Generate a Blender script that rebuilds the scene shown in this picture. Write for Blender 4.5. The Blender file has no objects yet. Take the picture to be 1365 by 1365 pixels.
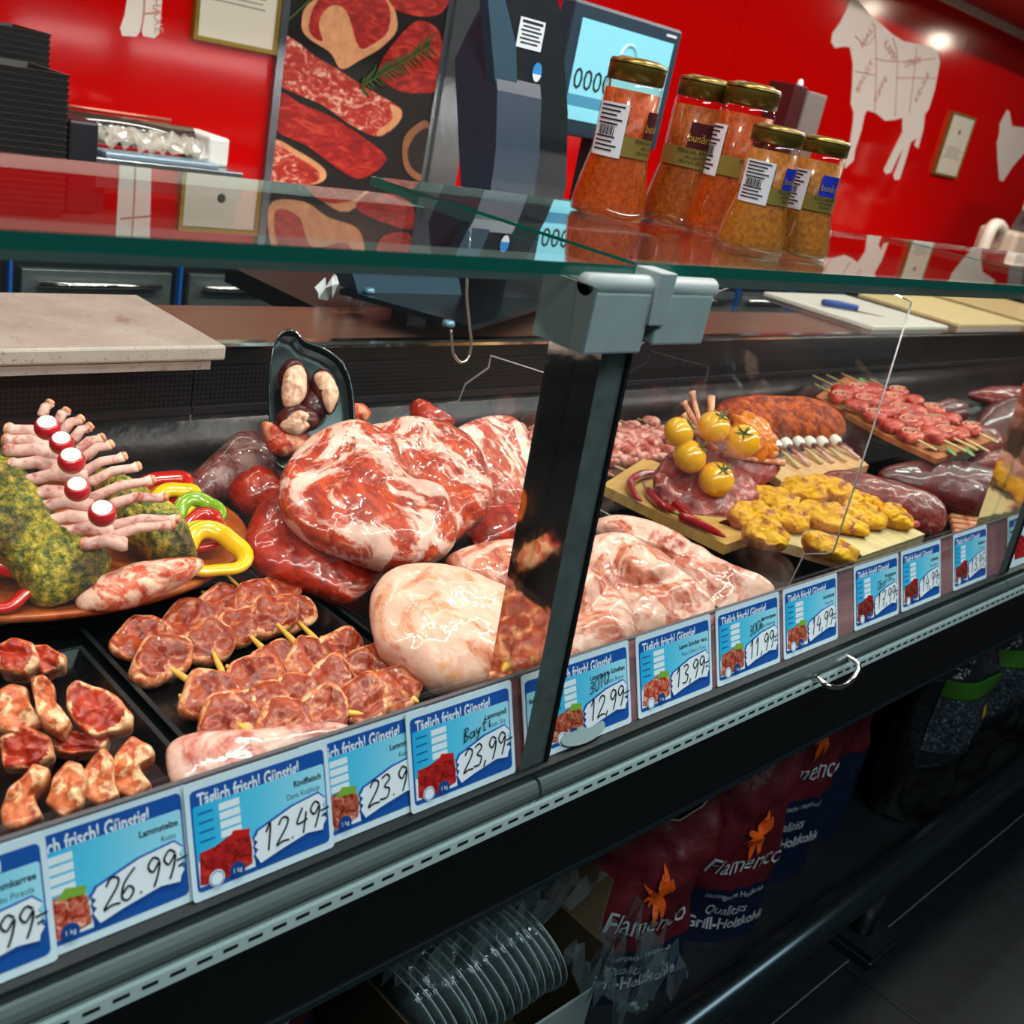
import bpy, bmesh, math, random
from mathutils import Vector, Matrix, noise

# ------------------------------------------------------------------ camera
S = bpy.context.scene
COL = S.collection
FPX, CX = 1425.6, 682.5                       # focal length and centre, in pixels of a 1365 frame
AX = Vector((0.71186718, -0.67543549, 0.19243703))    # image right, in the world
AY = Vector((-0.12248481, -0.38920443, -0.91297173))  # image down
AF = Vector((0.69155085, 0.626344, -0.35979245))      # view direction
EYE = Vector((0, 0, 1.40))
cd = bpy.data.cameras.new('camera'); cam = bpy.data.objects.new('camera', cd); COL.objects.link(cam)
cam.matrix_world = Matrix(((AX.x, -AY.x, -AF.x, EYE.x), (AX.y, -AY.y, -AF.y, EYE.y), (AX.z, -AY.z, -AF.z, EYE.z), (0, 0, 0, 1)))
cd.sensor_width = 36; cd.lens = FPX / 1365 * 36; cd.clip_start = 0.02
cd.dof.use_dof = True; cd.dof.focus_distance = 1.18; cd.dof.aperture_fstop = 9.0
S.camera = cam

# ------------------------------------------------------------------ light
S.view_settings.view_transform = 'Standard'; S.view_settings.look = 'None'
S.view_settings.gamma = 1.0; S.view_settings.exposure = 0.0; S.view_settings.use_curve_mapping = False
W = bpy.data.worlds.new('shop_air'); S.world = W; W.use_nodes = True
W.node_tree.nodes['Background'].inputs[0].default_value = (0.55, 0.75, 0.85, 1)
W.node_tree.nodes['Background'].inputs[1].default_value = 0.055
def area(name, loc, rot, sx, sy, power, col):
    l = bpy.data.lights.new(name, 'AREA'); l.shape = 'RECTANGLE'; l.size = sx; l.size_y = sy; l.energy = power; l.color = col
    o = bpy.data.objects.new(name, l); COL.objects.link(o); o.location = loc; o.rotation_euler = rot
    return o
for k, sx in enumerate((-.15, .55, 1.25, 1.95, 2.75)):      # row of small spots over the meat
    o = area('counter_spot', (sx, .62, 2.45), (math.radians(10), 0, 0), .13, .13, 12.5, (1.0, 0.90, 0.85)); o.data.shape = 'DISK'
area('counter_light_far', (4.6, 0.95, 2.60), (0, 0, 0), 3.0, 0.16, 60, (1.0, 0.90, 0.86))
area('case_light', (2.2, .592, 1.2685), (math.radians(28), 0, 0), 5.6, 0.014, 17, (1.0, 0.90, 0.86))
area('wall_light', (2.6, 1.9, 2.64), (math.radians(38), 0, 0), 5.5, 0.14, 85, (1.0, 0.93, 0.86))
area('aisle_light', (0.9, -0.75, 2.70), (0, 0, 0), 3.0, 0.6, 52, (0.80, 0.95, 1.0))

# ------------------------------------------------------------------ picking points
def ray(px, py): return (AX * (px - CX) + AY * (py - CX) + AF * FPX).normalized()
def at_x(px, py, v): r = ray(px, py); return EYE + r * ((v - EYE.x) / r.x)
def at_y(px, py, v): r = ray(px, py); return EYE + r * ((v - EYE.y) / r.y)
def at_z(px, py, v): r = ray(px, py); return EYE + r * ((v - EYE.z) / r.z)
def on(px, py, p0, n): r = ray(px, py); n = Vector(n); return EYE + r * ((Vector(p0) - EYE).dot(n) / r.dot(n))

# ------------------------------------------------------------------ materials
def lin(c):
    if isinstance(c, str): c = [int(c[i:i+2], 16) / 255 for i in (0, 2, 4)]
    return tuple((x / 12.92 if x <= 0.04045 else ((x + 0.055) / 1.055) ** 2.4) for x in c[:3]) + (1.0,)
MATS = {}
class NT:
    def __init__(s, name):
        s.m = bpy.data.materials.new(name); s.m.use_nodes = True; s.t = s.m.node_tree
        s.b = s.t.nodes['Principled BSDF']; s.o = s.t.nodes['Material Output']
    def n(s, typ, **kw):
        x = s.t.nodes.new(typ)
        for k, v in kw.items():
            if k.startswith('i_'): x.inputs[k[2:].replace('_', ' ')].default_value = v
            else: setattr(x, k, v)
        return x
    def l(s, a, b): s.t.links.new(a, b)
    def co(s, scale=(1, 1, 1)):
        tc = s.n('ShaderNodeTexCoord'); mp = s.n('ShaderNodeMapping'); mp.inputs['Scale'].default_value = scale
        s.l(tc.outputs['Object'], mp.inputs[0]); return mp.outputs[0]
    def noise(s, scale, detail=3, rough=.55, dist=0, vec=None):
        x = s.n('ShaderNodeTexNoise'); x.inputs['Scale'].default_value = scale; x.inputs['Detail'].default_value = detail
        x.inputs['Roughness'].default_value = rough; x.inputs['Distortion'].default_value = dist
        s.l(vec if vec is not None else s.co(), x.inputs['Vector']); return x.outputs['Fac']
    def ramp(s, fac, stops):
        r = s.n('ShaderNodeValToRGB'); e = r.color_ramp.elements
        while len(e) < len(stops): e.new(0.5)
        for k, (p, c) in enumerate(stops): e[k].position = p; e[k].color = lin(c)
        s.l(fac, r.inputs[0]); return r.outputs[0]
    def mix(s, fac, a, b, mode='MIX'):
        x = s.n('ShaderNodeMix', data_type='RGBA', blend_type=mode)
        if isinstance(fac, (int, float)): x.inputs[0].default_value = fac
        else: s.l(fac, x.inputs[0])
        for v, i in ((a, 6), (b, 7)):
            if isinstance(v, (str, tuple)): x.inputs[i].default_value = lin(v)
            else: s.l(v, x.inputs[i])
        return x.outputs[2]
    def bump(s, h, strength=.3, dist=.002, normal=None):
        x = s.n('ShaderNodeBump'); x.inputs['Strength'].default_value = strength; x.inputs['Distance'].default_value = dist
        s.l(h, x.inputs['Height'])
        if normal is not None: s.l(normal, x.inputs['Normal'])
        return x.outputs[0]
def M(name, col='808080', rough=.5, metal=0.0, coat=0.0, emit=None, es=1.0, spec=None, var=0.0, vs=40, bump=0.0, bs=200, bd=.001, stretch=(1, 1, 1)):
    """plain procedural material: colour with optional noise variation and fine relief"""
    if name in MATS: return MATS[name]
    t = NT(name); b = t.b; b.inputs['Roughness'].default_value = rough; b.inputs['Metallic'].default_value = metal
    b.inputs['Coat Weight'].default_value = coat; b.inputs['Coat Roughness'].default_value = .08
    if spec is not None: b.inputs['Specular IOR Level'].default_value = spec
    c = lin(col); b.inputs['Base Color'].default_value = c
    if var:
        f = t.noise(vs, 4, .6, 0, t.co(stretch))
        lo = tuple(max(0, x * (1 - var)) for x in c[:3]) + (1,); hi = tuple(min(1, x * (1 + var)) for x in c[:3]) + (1,)
        r = t.n('ShaderNodeValToRGB'); r.color_ramp.elements[0].color = lo; r.color_ramp.elements[1].color = hi
        r.color_ramp.elements[0].position = .3; r.color_ramp.elements[1].position = .7
        t.l(f, r.inputs[0]); t.l(r.outputs[0], b.inputs['Base Color'])
    if bump: t.l(t.bump(t.noise(bs, 3, .6, 0, t.co(stretch)), bump, bd), b.inputs['Normal'])
    if emit: b.inputs['Emission Color'].default_value = lin(emit); b.inputs['Emission Strength'].default_value = es
    MATS[name] = t.m; return t.m
def glass(name, tint='f4fffb', ior=1.5, rough=0.0, haze=None, haze_w=0.0, scratch=0.0):
    """thin clear sheet: transmits straight through, reflects by its index; optional pale haze and scratches"""
    if name in MATS: return MATS[name]
    t = NT(name); t.t.nodes.remove(t.b)
    fr = t.n('ShaderNodeFresnel'); fr.inputs[0].default_value = ior
    tr = t.n('ShaderNodeBsdfTransparent'); tr.inputs[0].default_value = lin(tint)
    gl = t.n('ShaderNodeBsdfGlossy'); gl.inputs['Roughness'].default_value = rough; gl.inputs[0].default_value = (1, 1, 1, 1)
    ge = t.n('ShaderNodeNewGeometry'); iv = t.n('ShaderNodeMath', operation='SUBTRACT'); iv.inputs[0].default_value = 1.0; t.l(ge.outputs['Backfacing'], iv.inputs[1])
    ml = t.n('ShaderNodeMath', operation='MULTIPLY'); t.l(fr.outputs[0], ml.inputs[0]); t.l(iv.outputs[0], ml.inputs[1])   # one reflection, at the outer face
    ad = t.n('ShaderNodeMath', operation='ADD'); ad.inputs[1].default_value = 1.0; t.l(ml.outputs[0], ad.inputs[0])
    dv = t.n('ShaderNodeMath', operation='DIVIDE'); t.l(ml.outputs[0], dv.inputs[0]); t.l(ad.outputs[0], dv.inputs[1])
    db = t.n('ShaderNodeMath', operation='MULTIPLY'); db.inputs[1].default_value = 2.0; t.l(dv.outputs[0], db.inputs[0])           # both faces of the sheet: 2F / (1 + F)
    mx = t.n('ShaderNodeMixShader'); t.l(db.outputs[0], mx.inputs[0]); t.l(tr.outputs[0], mx.inputs[1]); t.l(gl.outputs[0], mx.inputs[2])
    out = mx.outputs[0]
    if haze:
        df = t.n('ShaderNodeBsdfDiffuse'); df.inputs[0].default_value = lin(haze)
        m2 = t.n('ShaderNodeMixShader'); t.l(out, m2.inputs[1]); t.l(df.outputs[0], m2.inputs[2])
        if scratch:
            f = t.noise(9, 5, .7, 2.0)
            r = t.n('ShaderNodeMapRange'); r.inputs[1].default_value = .45; r.inputs[2].default_value = .8; r.inputs[3].default_value = haze_w; r.inputs[4].default_value = haze_w + scratch
            t.l(f, r.inputs[0]); t.l(r.outputs[0], m2.inputs[0])
        else: m2.inputs[0].default_value = haze_w
        out = m2.outputs[0]
    t.l(out, t.o.inputs[0]); MATS[name] = t.m; return t.m

# ------------------------------------------------------------------ mesh building
class MB:
    """collects faces with a material slot each; build() links them as one mesh object"""
    def __init__(s): s.v = []; s.f = []; s.mi = []; s.sm = []
    def add(s, verts, faces, mi=0, smooth=False, mx=None):
        o = len(s.v)
        s.v += [tuple(mx @ Vector(p)) for p in verts] if mx is not None else [tuple(p) for p in verts]
        for f in faces: s.f.append([i + o for i in f]); s.mi.append(mi); s.sm.append(smooth)
        return s
    def box(s, a, b, mi=0, mx=None, bev=0.0):
        (x0, y0, z0), (x1, y1, z1) = a, b
        if bev:
            bm = bmesh.new(); bmesh.ops.create_cube(bm, size=1)
            for v in bm.verts: v.co = Vector(((x0 + x1) / 2 + v.co.x * (x1 - x0), (y0 + y1) / 2 + v.co.y * (y1 - y0), (z0 + z1) / 2 + v.co.z * (z1 - z0)))
            bmesh.ops.bevel(bm, geom=list(bm.edges), offset=bev, segments=2, profile=.5, affect='EDGES')
            bm.verts.ensure_lookup_table(); bm.verts.index_update()
            s.add([v.co.copy() for v in bm.verts], [[v.index for v in f.verts] for f in bm.faces], mi, False, mx); bm.free(); return s
        v = [(x0, y0, z0), (x1, y0, z0), (x1, y1, z0), (x0, y1, z0), (x0, y0, z1), (x1, y0, z1), (x1, y1, z1), (x0, y1, z1)]
        return s.add(v, [(0, 3, 2, 1), (4, 5, 6, 7), (0, 1, 5, 4), (1, 2, 6, 5), (2, 3, 7, 6), (3, 0, 4, 7)], mi, False, mx)
    def tube(s, pts, rad, seg=8, mi=0, mx=None, caps=True, flat=1.0, closed=False):
        pts = [Vector(p) for p in pts]; n = len(pts)
        rad = [rad] * n if isinstance(rad, (int, float)) else rad
        vs, fs = [], []; prev = None
        for i, p in enumerate(pts):
            d = (pts[(i + 1) % n] - pts[i - 1]) if closed else (pts[min(i + 1, n - 1)] - pts[max(i - 1, 0)])
            d = d.normalized() if d.length > 1e-9 else Vector((0, 0, 1))
            if prev is None: u = d.orthogonal().normalized()
            else:
                u = prev - d * prev.dot(d); u = u.normalized() if u.length > 1e-6 else d.orthogonal().normalized()
            prev = u; w = d.cross(u)
            for k in range(seg):
                a = 2 * math.pi * k / seg; vs.append(p + (u * math.cos(a) + w * math.sin(a) * flat) * rad[i])
        for i in range(n if closed else n - 1):
            for k in range(seg):
                j = (i + 1) % n
                fs.append((i * seg + k, i * seg + (k + 1) % seg, j * seg + (k + 1) % seg, j * seg + k))
        if caps and not closed: fs.append(list(range(seg))[::-1]); fs.append([(n - 1) * seg + k for k in range(seg)])
        return s.add(vs, fs, mi, True, mx)
    def lathe(s, prof, seg=32, mi=0, mx=None, smooth=True, sx=1, sy=1):
        vs, fs = [], []
        for r, z in prof:
            for k in range(seg): a = 2 * math.pi * k / seg; vs.append((r * math.cos(a) * sx, r * math.sin(a) * sy, z))
        for i in range(len(prof) - 1):
            for k in range(seg): fs.append((i * seg + k, i * seg + (k + 1) % seg, (i + 1) * seg + (k + 1) % seg, (i + 1) * seg + k))
        if prof[0][0] > 1e-6: fs.append(list(range(seg))[::-1])
        if prof[-1][0] > 1e-6: fs.append([(len(prof) - 1) * seg + k for k in range(seg)])
        return s.add(vs, fs, mi, smooth, mx)
    def prism(s, poly, d, mi=0, mx=None, smooth=False):
        """polygon (3-D points) pushed along vector d"""
        n = len(poly); p = [Vector(q) for q in poly]; d = Vector(d)
        return s.add(p + [q + d for q in p], [list(range(n))[::-1], list(range(n, 2 * n))] + [(i, (i + 1) % n, n + (i + 1) % n, n + i) for i in range(n)], mi, smooth, mx)
    def slots(s, vs, fs, mi):
        s.add(vs, fs, 0, True); s.mi[-len(fs):] = mi; return s
    def build(s, name, mats, parent=None, loc=None, bev=0):
        me = bpy.data.meshes.new(name)
        me.from_pydata(s.v, [], s.f)
        for m in (mats if isinstance(mats, (list, tuple)) else [mats]): me.materials.append(m)
        for p, mi, sm in zip(me.polygons, s.mi, s.sm): p.material_index = mi; p.use_smooth = sm
        bm = bmesh.new(); bm.from_mesh(me); bmesh.ops.recalc_face_normals(bm, faces=bm.faces); bm.to_mesh(me); bm.free()
        return obj(name, me, parent, loc)
def obj(name, me, parent=None, loc=None):
    o = bpy.data.objects.new(name, me); COL.objects.link(o)
    if parent is not None: o.parent = parent
    if loc is not None: o.location = loc
    return o
def tag(o, label, cat, group=None):
    o['label'] = label; o['category'] = cat
    if group: o['group'] = group
    return o
def thing(name, label, cat, loc=(0, 0, 0), group=None, mx=None):
    o = bpy.data.objects.new(name, None); COL.objects.link(o); o.empty_display_size = .05
    if mx is not None: o.matrix_world = mx
    else: o.location = loc
    return tag(o, label, cat, group)
def struct(o): o['kind'] = 'structure'; return o
def frame(o, x, y, z=None):
    """matrix with the given origin, x axis and y axis"""
    x = Vector(x).normalized(); y = Vector(y); y = (y - x * y.dot(x)).normalized(); z = x.cross(y); o = Vector(o)
    return Matrix(((x.x, y.x, z.x, o.x), (x.y, y.y, z.y, o.y), (x.z, y.z, z.z, o.z), (0, 0, 0, 1)))
def smooth_loop(pts, n, closed=True):
    """Catmull-Rom through the points, n samples"""
    pts = [Vector(p) for p in pts]; m = len(pts); out = []
    tot = m if closed else m - 1
    for i in range(n):
        u = i / n * tot if closed else i / (n - 1) * tot * .999999
        k = int(u); t = u - k
        g = (lambda j: pts[j % m]) if closed else (lambda j: pts[max(0, min(m - 1, j))])
        a, b, c, d = g(k - 1), g(k), g(k + 1), g(k + 2)
        out.append(.5 * ((2 * b) + (c - a) * t + (2 * a - 5 * b + 4 * c - d) * t * t + (3 * b - a - 3 * c + d) * t ** 3))
    return out
def lump(pts, N, top, bot, seg=56, rings=12, amp=.004, freq=18, seed=0, p=2.4, q=.55, mx=None, smooth=True, center=None, edge=.25, ridge=0.0, sharp=False, grain=.16):
    """rounded solid inside a traced outline: top/bot are its thicknesses to both sides of the outline's plane"""
    N = Vector(N).normalized(); lp = (poly_loop(pts, seg) if sharp else smooth_loop(pts, seg)) if smooth else [Vector(x) for x in pts]
    seg = len(lp); c = sum(lp, Vector()) / seg if center is None else Vector(center); off = Vector((seed * 3.7, seed * 1.9, seed * .7))
    vs, fs = [], []
    def pt(b, r, side):
        h = (1 - r ** p) ** q if r < 1 else 0
        w = c + (b - c) * r
        nz = noise.noise((w + off) * freq) * amp + noise.noise((w + off) * freq * 2.7) * amp * .45 + noise.noise((w + off) * freq * 6.5) * amp * grain
        k = edge + (1 - edge) * h
        if ridge and side > 0: nz -= ridge * max(0, 1 - abs(noise.noise((w + off) * freq * .45 + Vector((9, 4, 2)))) * 7)      # creases and folds
        rad = (b - c).normalized() * noise.noise((w + off * 1.3) * freq * .8) * amp * .6 * r
        return w + rad + N * ((top if side > 0 else -bot) * h + nz * k * side)
    vs.append(pt(c, 0, 1) if False else c + N * top)
    R = [1 - (1 - (i + 1) / rings) ** 1.6 for i in range(rings)]
    for r in R:
        for b in lp: vs.append(pt(b, r, 1))
    for r in R[-2::-1]:
        for b in lp: vs.append(pt(b, r, -1))
    vs.append(c - N * bot)
    n_r = 2 * rings - 1
    for k in range(seg): fs.append((0, 1 + k, 1 + (k + 1) % seg))
    for i in range(n_r - 1):
        for k in range(seg): a = 1 + i * seg; fs.append((a + k, a + seg + k, a + seg + (k + 1) % seg, a + (k + 1) % seg))
    a = 1 + (n_r - 1) * seg
    for k in range(seg): fs.append((a + k, len(vs) - 1, a + (k + 1) % seg))
    return vs, fs
def poly_loop(pts, n):
    pts = [Vector(p) for p in pts]; m = len(pts); L = [(pts[(i + 1) % m] - pts[i]).length for i in range(m)]; tot = sum(L); out = []; i = 0; acc = 0
    for k in range(n):
        d = tot * k / n
        while acc + L[i] < d: acc += L[i]; i += 1
        out.append(pts[i].lerp(pts[(i + 1) % m], (d - acc) / L[i]))
    return [(out[k - 1] + out[k] * 2 + out[(k + 1) % n]) / 4 for k in range(n)]
def rim_slots(seg, rings, rim, seed=0):
    """material slot of each face of a lump: 0 inside the rim on the top side, 1 on the rim, sides and underside"""
    R = [1 - (1 - (i + 1) / rings) ** 1.6 for i in range(rings)]; out = [0] * seg
    for i in range(2 * rings - 2): out += [0 if i + 1 < rings and R[i + 1] <= rim + .09 * math.sin(2 * math.pi * k / seg + seed * 1.7) + .05 * math.sin(10 * math.pi * k / seg + seed) else 1 for k in range(seg)]
    return out + [1] * seg
def local(vs, o): return [Vector(v) - Vector(o) for v in vs]
def base_of(vs):
    c = sum((Vector(v) for v in vs), Vector()) / len(vs); c.z = min(Vector(v).z for v in vs); return c
FONT = {}
def text_mesh(s, size, bold=0.0, shear=0.0, sx=1.0, align='LEFT'):
    key = (s, size, bold, shear, sx, align)
    if key in FONT: return FONT[key]
    c = bpy.data.curves.new('letters', 'FONT'); c.body = s; c.size = size; c.offset = bold; c.shear = shear; c.resolution_u = 2; c.align_x = align
    o = bpy.data.objects.new('letters', c); COL.objects.link(o)
    dg = bpy.context.evaluated_depsgraph_get(); me = bpy.data.meshes.new_from_object(o.evaluated_get(dg))
    bpy.data.objects.remove(o); bpy.data.curves.remove(c)
    r = ([(v.co.x * sx, v.co.y, 0) for v in me.vertices], [list(p.vertices) for p in me.polygons]); bpy.data.meshes.remove(me)
    FONT[key] = r; return r

# ================================================================== setting
def red_wall_mat():
    t = NT('red_gloss_panel'); b = t.b
    t.l(t.mix(t.noise(1.2, 3), 'c00404', 'cc0606'), b.inputs['Base Color'])
    b.inputs['Roughness'].default_value = .11; b.inputs['Specular IOR Level'].default_value = .4
    t.l(t.bump(t.noise(3, 2), .05, .004), b.inputs['Normal']); return t.m
WALL_Y = 2.60
RED = red_wall_mat()
wall = struct(MB().box((-1.4, WALL_Y + .008, 0), (9.0, WALL_Y + .1, 2.9), 0).build('wall_back', M('panel_joint', '5a0404', .6)))
for x0, x1 in ((-1.4, .52), (.52, 1.615), (1.615, 3.55), (3.55, 5.35), (5.35, 7.15), (7.15, 9.0)):
    MB().box((x0 + .001, WALL_Y, .0), (x1 - .001, WALL_Y + .008, 2.9), 0).build('wall_panel', RED, wall)
struct(MB().box((8.9, -3, 0), (9.0, WALL_Y, 2.9)).build('wall_right', M('far_wall', '5b0a0a', .5)))
# lowered red ceiling edge with its pale trim
struct(MB().box((-1.4, -3, 2.75), (9.0, WALL_Y + .1, 2.85)).build('ceiling', M('ceiling_paint', '8a8f90', .7)))
struct(MB().box((-1.4, WALL_Y - .50, 2.17), (9.0, WALL_Y - .001, 2.40)).build('ceiling_soffit', M('soffit_red', '9c1a10', .45)))
struct(MB().box((-1.4, WALL_Y - .022, 2.138), (9.0, WALL_Y - .001, 2.17)).build('trim_1', M('cove_white', 'd9cfc4', .5)))
# floor: dark tiles laid on pale grout
floor = struct(MB().box((-2.5, -3, -.05), (9.0, WALL_Y, -.004)).build('floor', M('grout', '5f6668', .9)))
def tile_mat():
    t = NT('slate_tile'); b = t.b
    t.l(t.ramp(t.noise(26, 6, .7), [(.3, '070b0d'), (.7, '11181b')]), b.inputs['Base Color'])
    b.inputs['Roughness'].default_value = .5; b.inputs['Specular IOR Level'].default_value = .3; t.l(t.bump(t.noise(60, 5, .7), .25, .002), b.inputs['Normal']); return t.m
TM = tile_mat(); tile_me = MB().box((.0015, .0015, -.004), (.5985, .2985, 0), 0, None, .001).build('floor_tile', TM)
tm = tile_me.data; bpy.data.objects.remove(tile_me)
for j in range(-6, 2):
    for i in range(-3, 9):
        o = obj('floor_tile', tm, floor); o.location = (i * .6 + (.0 if j % 2 else .27) - .05, .515 + j * .3, 0)

# ================================================================== the refrigerated counter
X0, X1 = -.7, 5.2
BLACK = M('black_panel', '05070a', .38, var=.2)
ALU = M('brushed_aluminium', '7f8f8f', .33, .75, var=.10, vs=30, stretch=(.3, 8, 8))
WHITE_RAIL = M('white_rail', 'c9dcd8', .4)
DARK = M('dark_slot', '0b1214', .5)
STEEL = M('stainless', '8f8a86', .26, .95, bump=.05, bs=40)
STEELD = M('worn_stainless', '4a4242', .33, .85, var=.35, vs=14, bump=.5, bs=22, bd=.004)
GLASS = glass('clear_glass', 'f2fbf8')
GEDGE = M('glass_edge', '0c5448', .18, 0)
counter = thing('display_counter', 'long refrigerated glass meat counter with grey rail and black base', 'counter', (1.5, .5, 0))
counter_o = Vector((1.5, .5, 0))
def part(mb, name, mats, parent=counter):
    mb.v = [(x - counter_o.x, y - counter_o.y, z) for x, y, z in mb.v]; return mb.build(name, mats, parent)
def profile(name, pts, mats, x0, x1, smooth=False, parent=None):
    mb = MB().prism([(x0, y, z) for y, z in pts], (x1 - x0, 0, 0), 0, None, smooth); return part(mb, name, mats, counter if parent is None else parent)
posts = (.667, 1.765)
cuts = [(X0, posts[0] - .001), (posts[0] + .001, posts[1] - .001), (posts[1] + .001, X1)]
for a, b in cuts:      # rounded aluminium bumper rail in lengths
    arc = [(.503 - .006 * math.sin(t * math.pi / 6), .801 + .024 * t / 6) for t in range(7)]
    profile('front_rail', arc + [(.523, .825), (.523, .801)], ALU, a + .0008, b - .0008)
profile('ticket_slot', [(.507, .826), (.507, .8345), (.53, .8345), (.53, .826)], DARK, X0, X1)
profile('lower_rail', [(.499, .786), (.499, .800), (.53, .800), (.53, .786)], WHITE_RAIL, X0, X1)
mb = MB(); x = X0
while x < X1: mb.box((x, .4982, .7935), (x + .0115, .4993, .7962)); x += .0205
sl = part(mb, 'rail_slot', M('slot_black', '05080a', .6)); sl['kind'] = 'stuff'
profile('fascia', [(.503, .688), (.503, .785), (.56, .785), (.56, .688)], BLACK, X0, X1)
profile('fascia_lip', [(.5015, .681), (.5015, .688), (.56, .688), (.56, .681)], M('fascia_edge', '0d2026', .3), X0, X1)
profile('tub', [(.53, .74), (.53, .826), (1.19, .826), (1.19, .74)], M('deck_black', '08090b', .4, bump=.1, bs=20, bd=.003), X0, X1)
profile('under_back_panel', [(.98, .05), (.98, .74), (1.0, .74), (1.0, .05)], BLACK, X0, X1)
profile('under_shelf', [(.56, .085), (.56, .105), (.98, .105), (.98, .085)], M('shelf_black', '0a0d10', .5), X0, X1)
# back of the well: coved steel, dark perforated air grille, worktop with chrome edge
cove = [(1.150, .827)] + [(1.150 + .048 * math.sin(a), .875 - .048 * math.cos(a)) for a in [i * math.pi / 2 / 8 for i in range(1, 9)]] + [(1.205, .937), (1.222, .937), (1.222, .826)]
profile('coved_back', cove, STEELD, X0, X1, True)
def perf_mat():
    t = NT('perforated_grille'); b = t.b
    tc = t.n('ShaderNodeTexCoord'); mp = t.n('ShaderNodeMapping'); mp.inputs['Scale'].default_value = (155, 155, 155)
    t.l(tc.outputs['Object'], mp.inputs[0])
    v = t.n('ShaderNodeTexVoronoi'); v.inputs['Scale'].default_value = 1; v.inputs['Randomness'].default_value = .0; v.voronoi_dimensions = '2D'
    sp = t.n('ShaderNodeSeparateXYZ'); cb = t.n('ShaderNodeCombineXYZ'); t.l(mp.outputs[0], sp.inputs[0]); t.l(sp.outputs[0], cb.inputs[0]); t.l(sp.outputs[2], cb.inputs[1]); t.l(cb.outputs[0], v.inputs['Vector'])
    t.l(t.ramp(v.outputs['Distance'], [(.30, '020202'), (.36, '241f1f')]), b.inputs['Base Color'])
    b.inputs['Roughness'].default_value = .4; b.inputs['Metallic'].default_value = .3; return t.m
PERF = perf_mat()
for a, b in ((X0, .679), (.681, 1.72), (1.722, 2.8), (2.802, 3.9), (3.902, X1)):
    g = profile('air_grille', [(1.2045, .945), (1.2045, 1.002), (1.215, 1.002), (1.215, .945)], PERF, a, b)
    profile('grille_rail', [(1.2, .936), (1.2, .945), (1.215, .945), (1.215, .936)], M('grille_grey', '3b3638', .35, .6), a, b)
profile('grille_top', [(1.203, 1.002), (1.203, 1.022), (1.24, 1.022), (1.24, 1.002)], M('black_trim', '0a0808', .4), X0, X1)
profile('chrome_edge', [(1.198, 1.022), (1.197, 1.027), (1.199, 1.031), (1.215, 1.031), (1.215, 1.022)], M('chrome', 'd8cfc8', .12, 1.0), X0, X1)
profile('worktop', [(1.212, 1.0), (1.212, 1.0305), (1.385, 1.0305), (1.385, 1.0)], M('brown_steel_top', '8a5f4e', .3, .7, var=.15, vs=8, stretch=(.5, 6, 1)), X0, X1)
profile('scale_shelf', [(1.385, 1.0), (1.385, 1.0305), (1.66, 1.0305), (1.66, 1.0)], BLACK, .98, 1.95)
profile('staff_panel', [(1.34, .1), (1.34, 1.0), (1.375, 1.0), (1.375, .1)], BLACK, X0, X1)
# tag strip: clear lens standing on the rail, with a grey top bead
TS = glass('tag_strip_plastic', 'ffe9ec', 1.45, .02, 'd9a9ae', .16)
for a, b in cuts:
    profile('tag_strip', [(.5185, .8345), (.5475, .914), (.5495, .914), (.5205, .8345)], TS, a + .002, b - .002)
    profile('strip_bead', [(.5465, .914), (.5465, .9172), (.5505, .9172), (.5505, .914)], M('bead_grey', '6b6668', .25), a + .002, b - .002)
# front panes
GY0, GY1 = .552, .556
for a, b in ((X0, posts[0] - .016), (posts[0] + .016, posts[1] - .016), (posts[1] + .016, X1)):
    profile('front_glass', [(GY0, .8345), (GY1, 1.283), (GY1 + .005, 1.283), (GY0 + .005, .8345)], GLASS, a, b)
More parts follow.
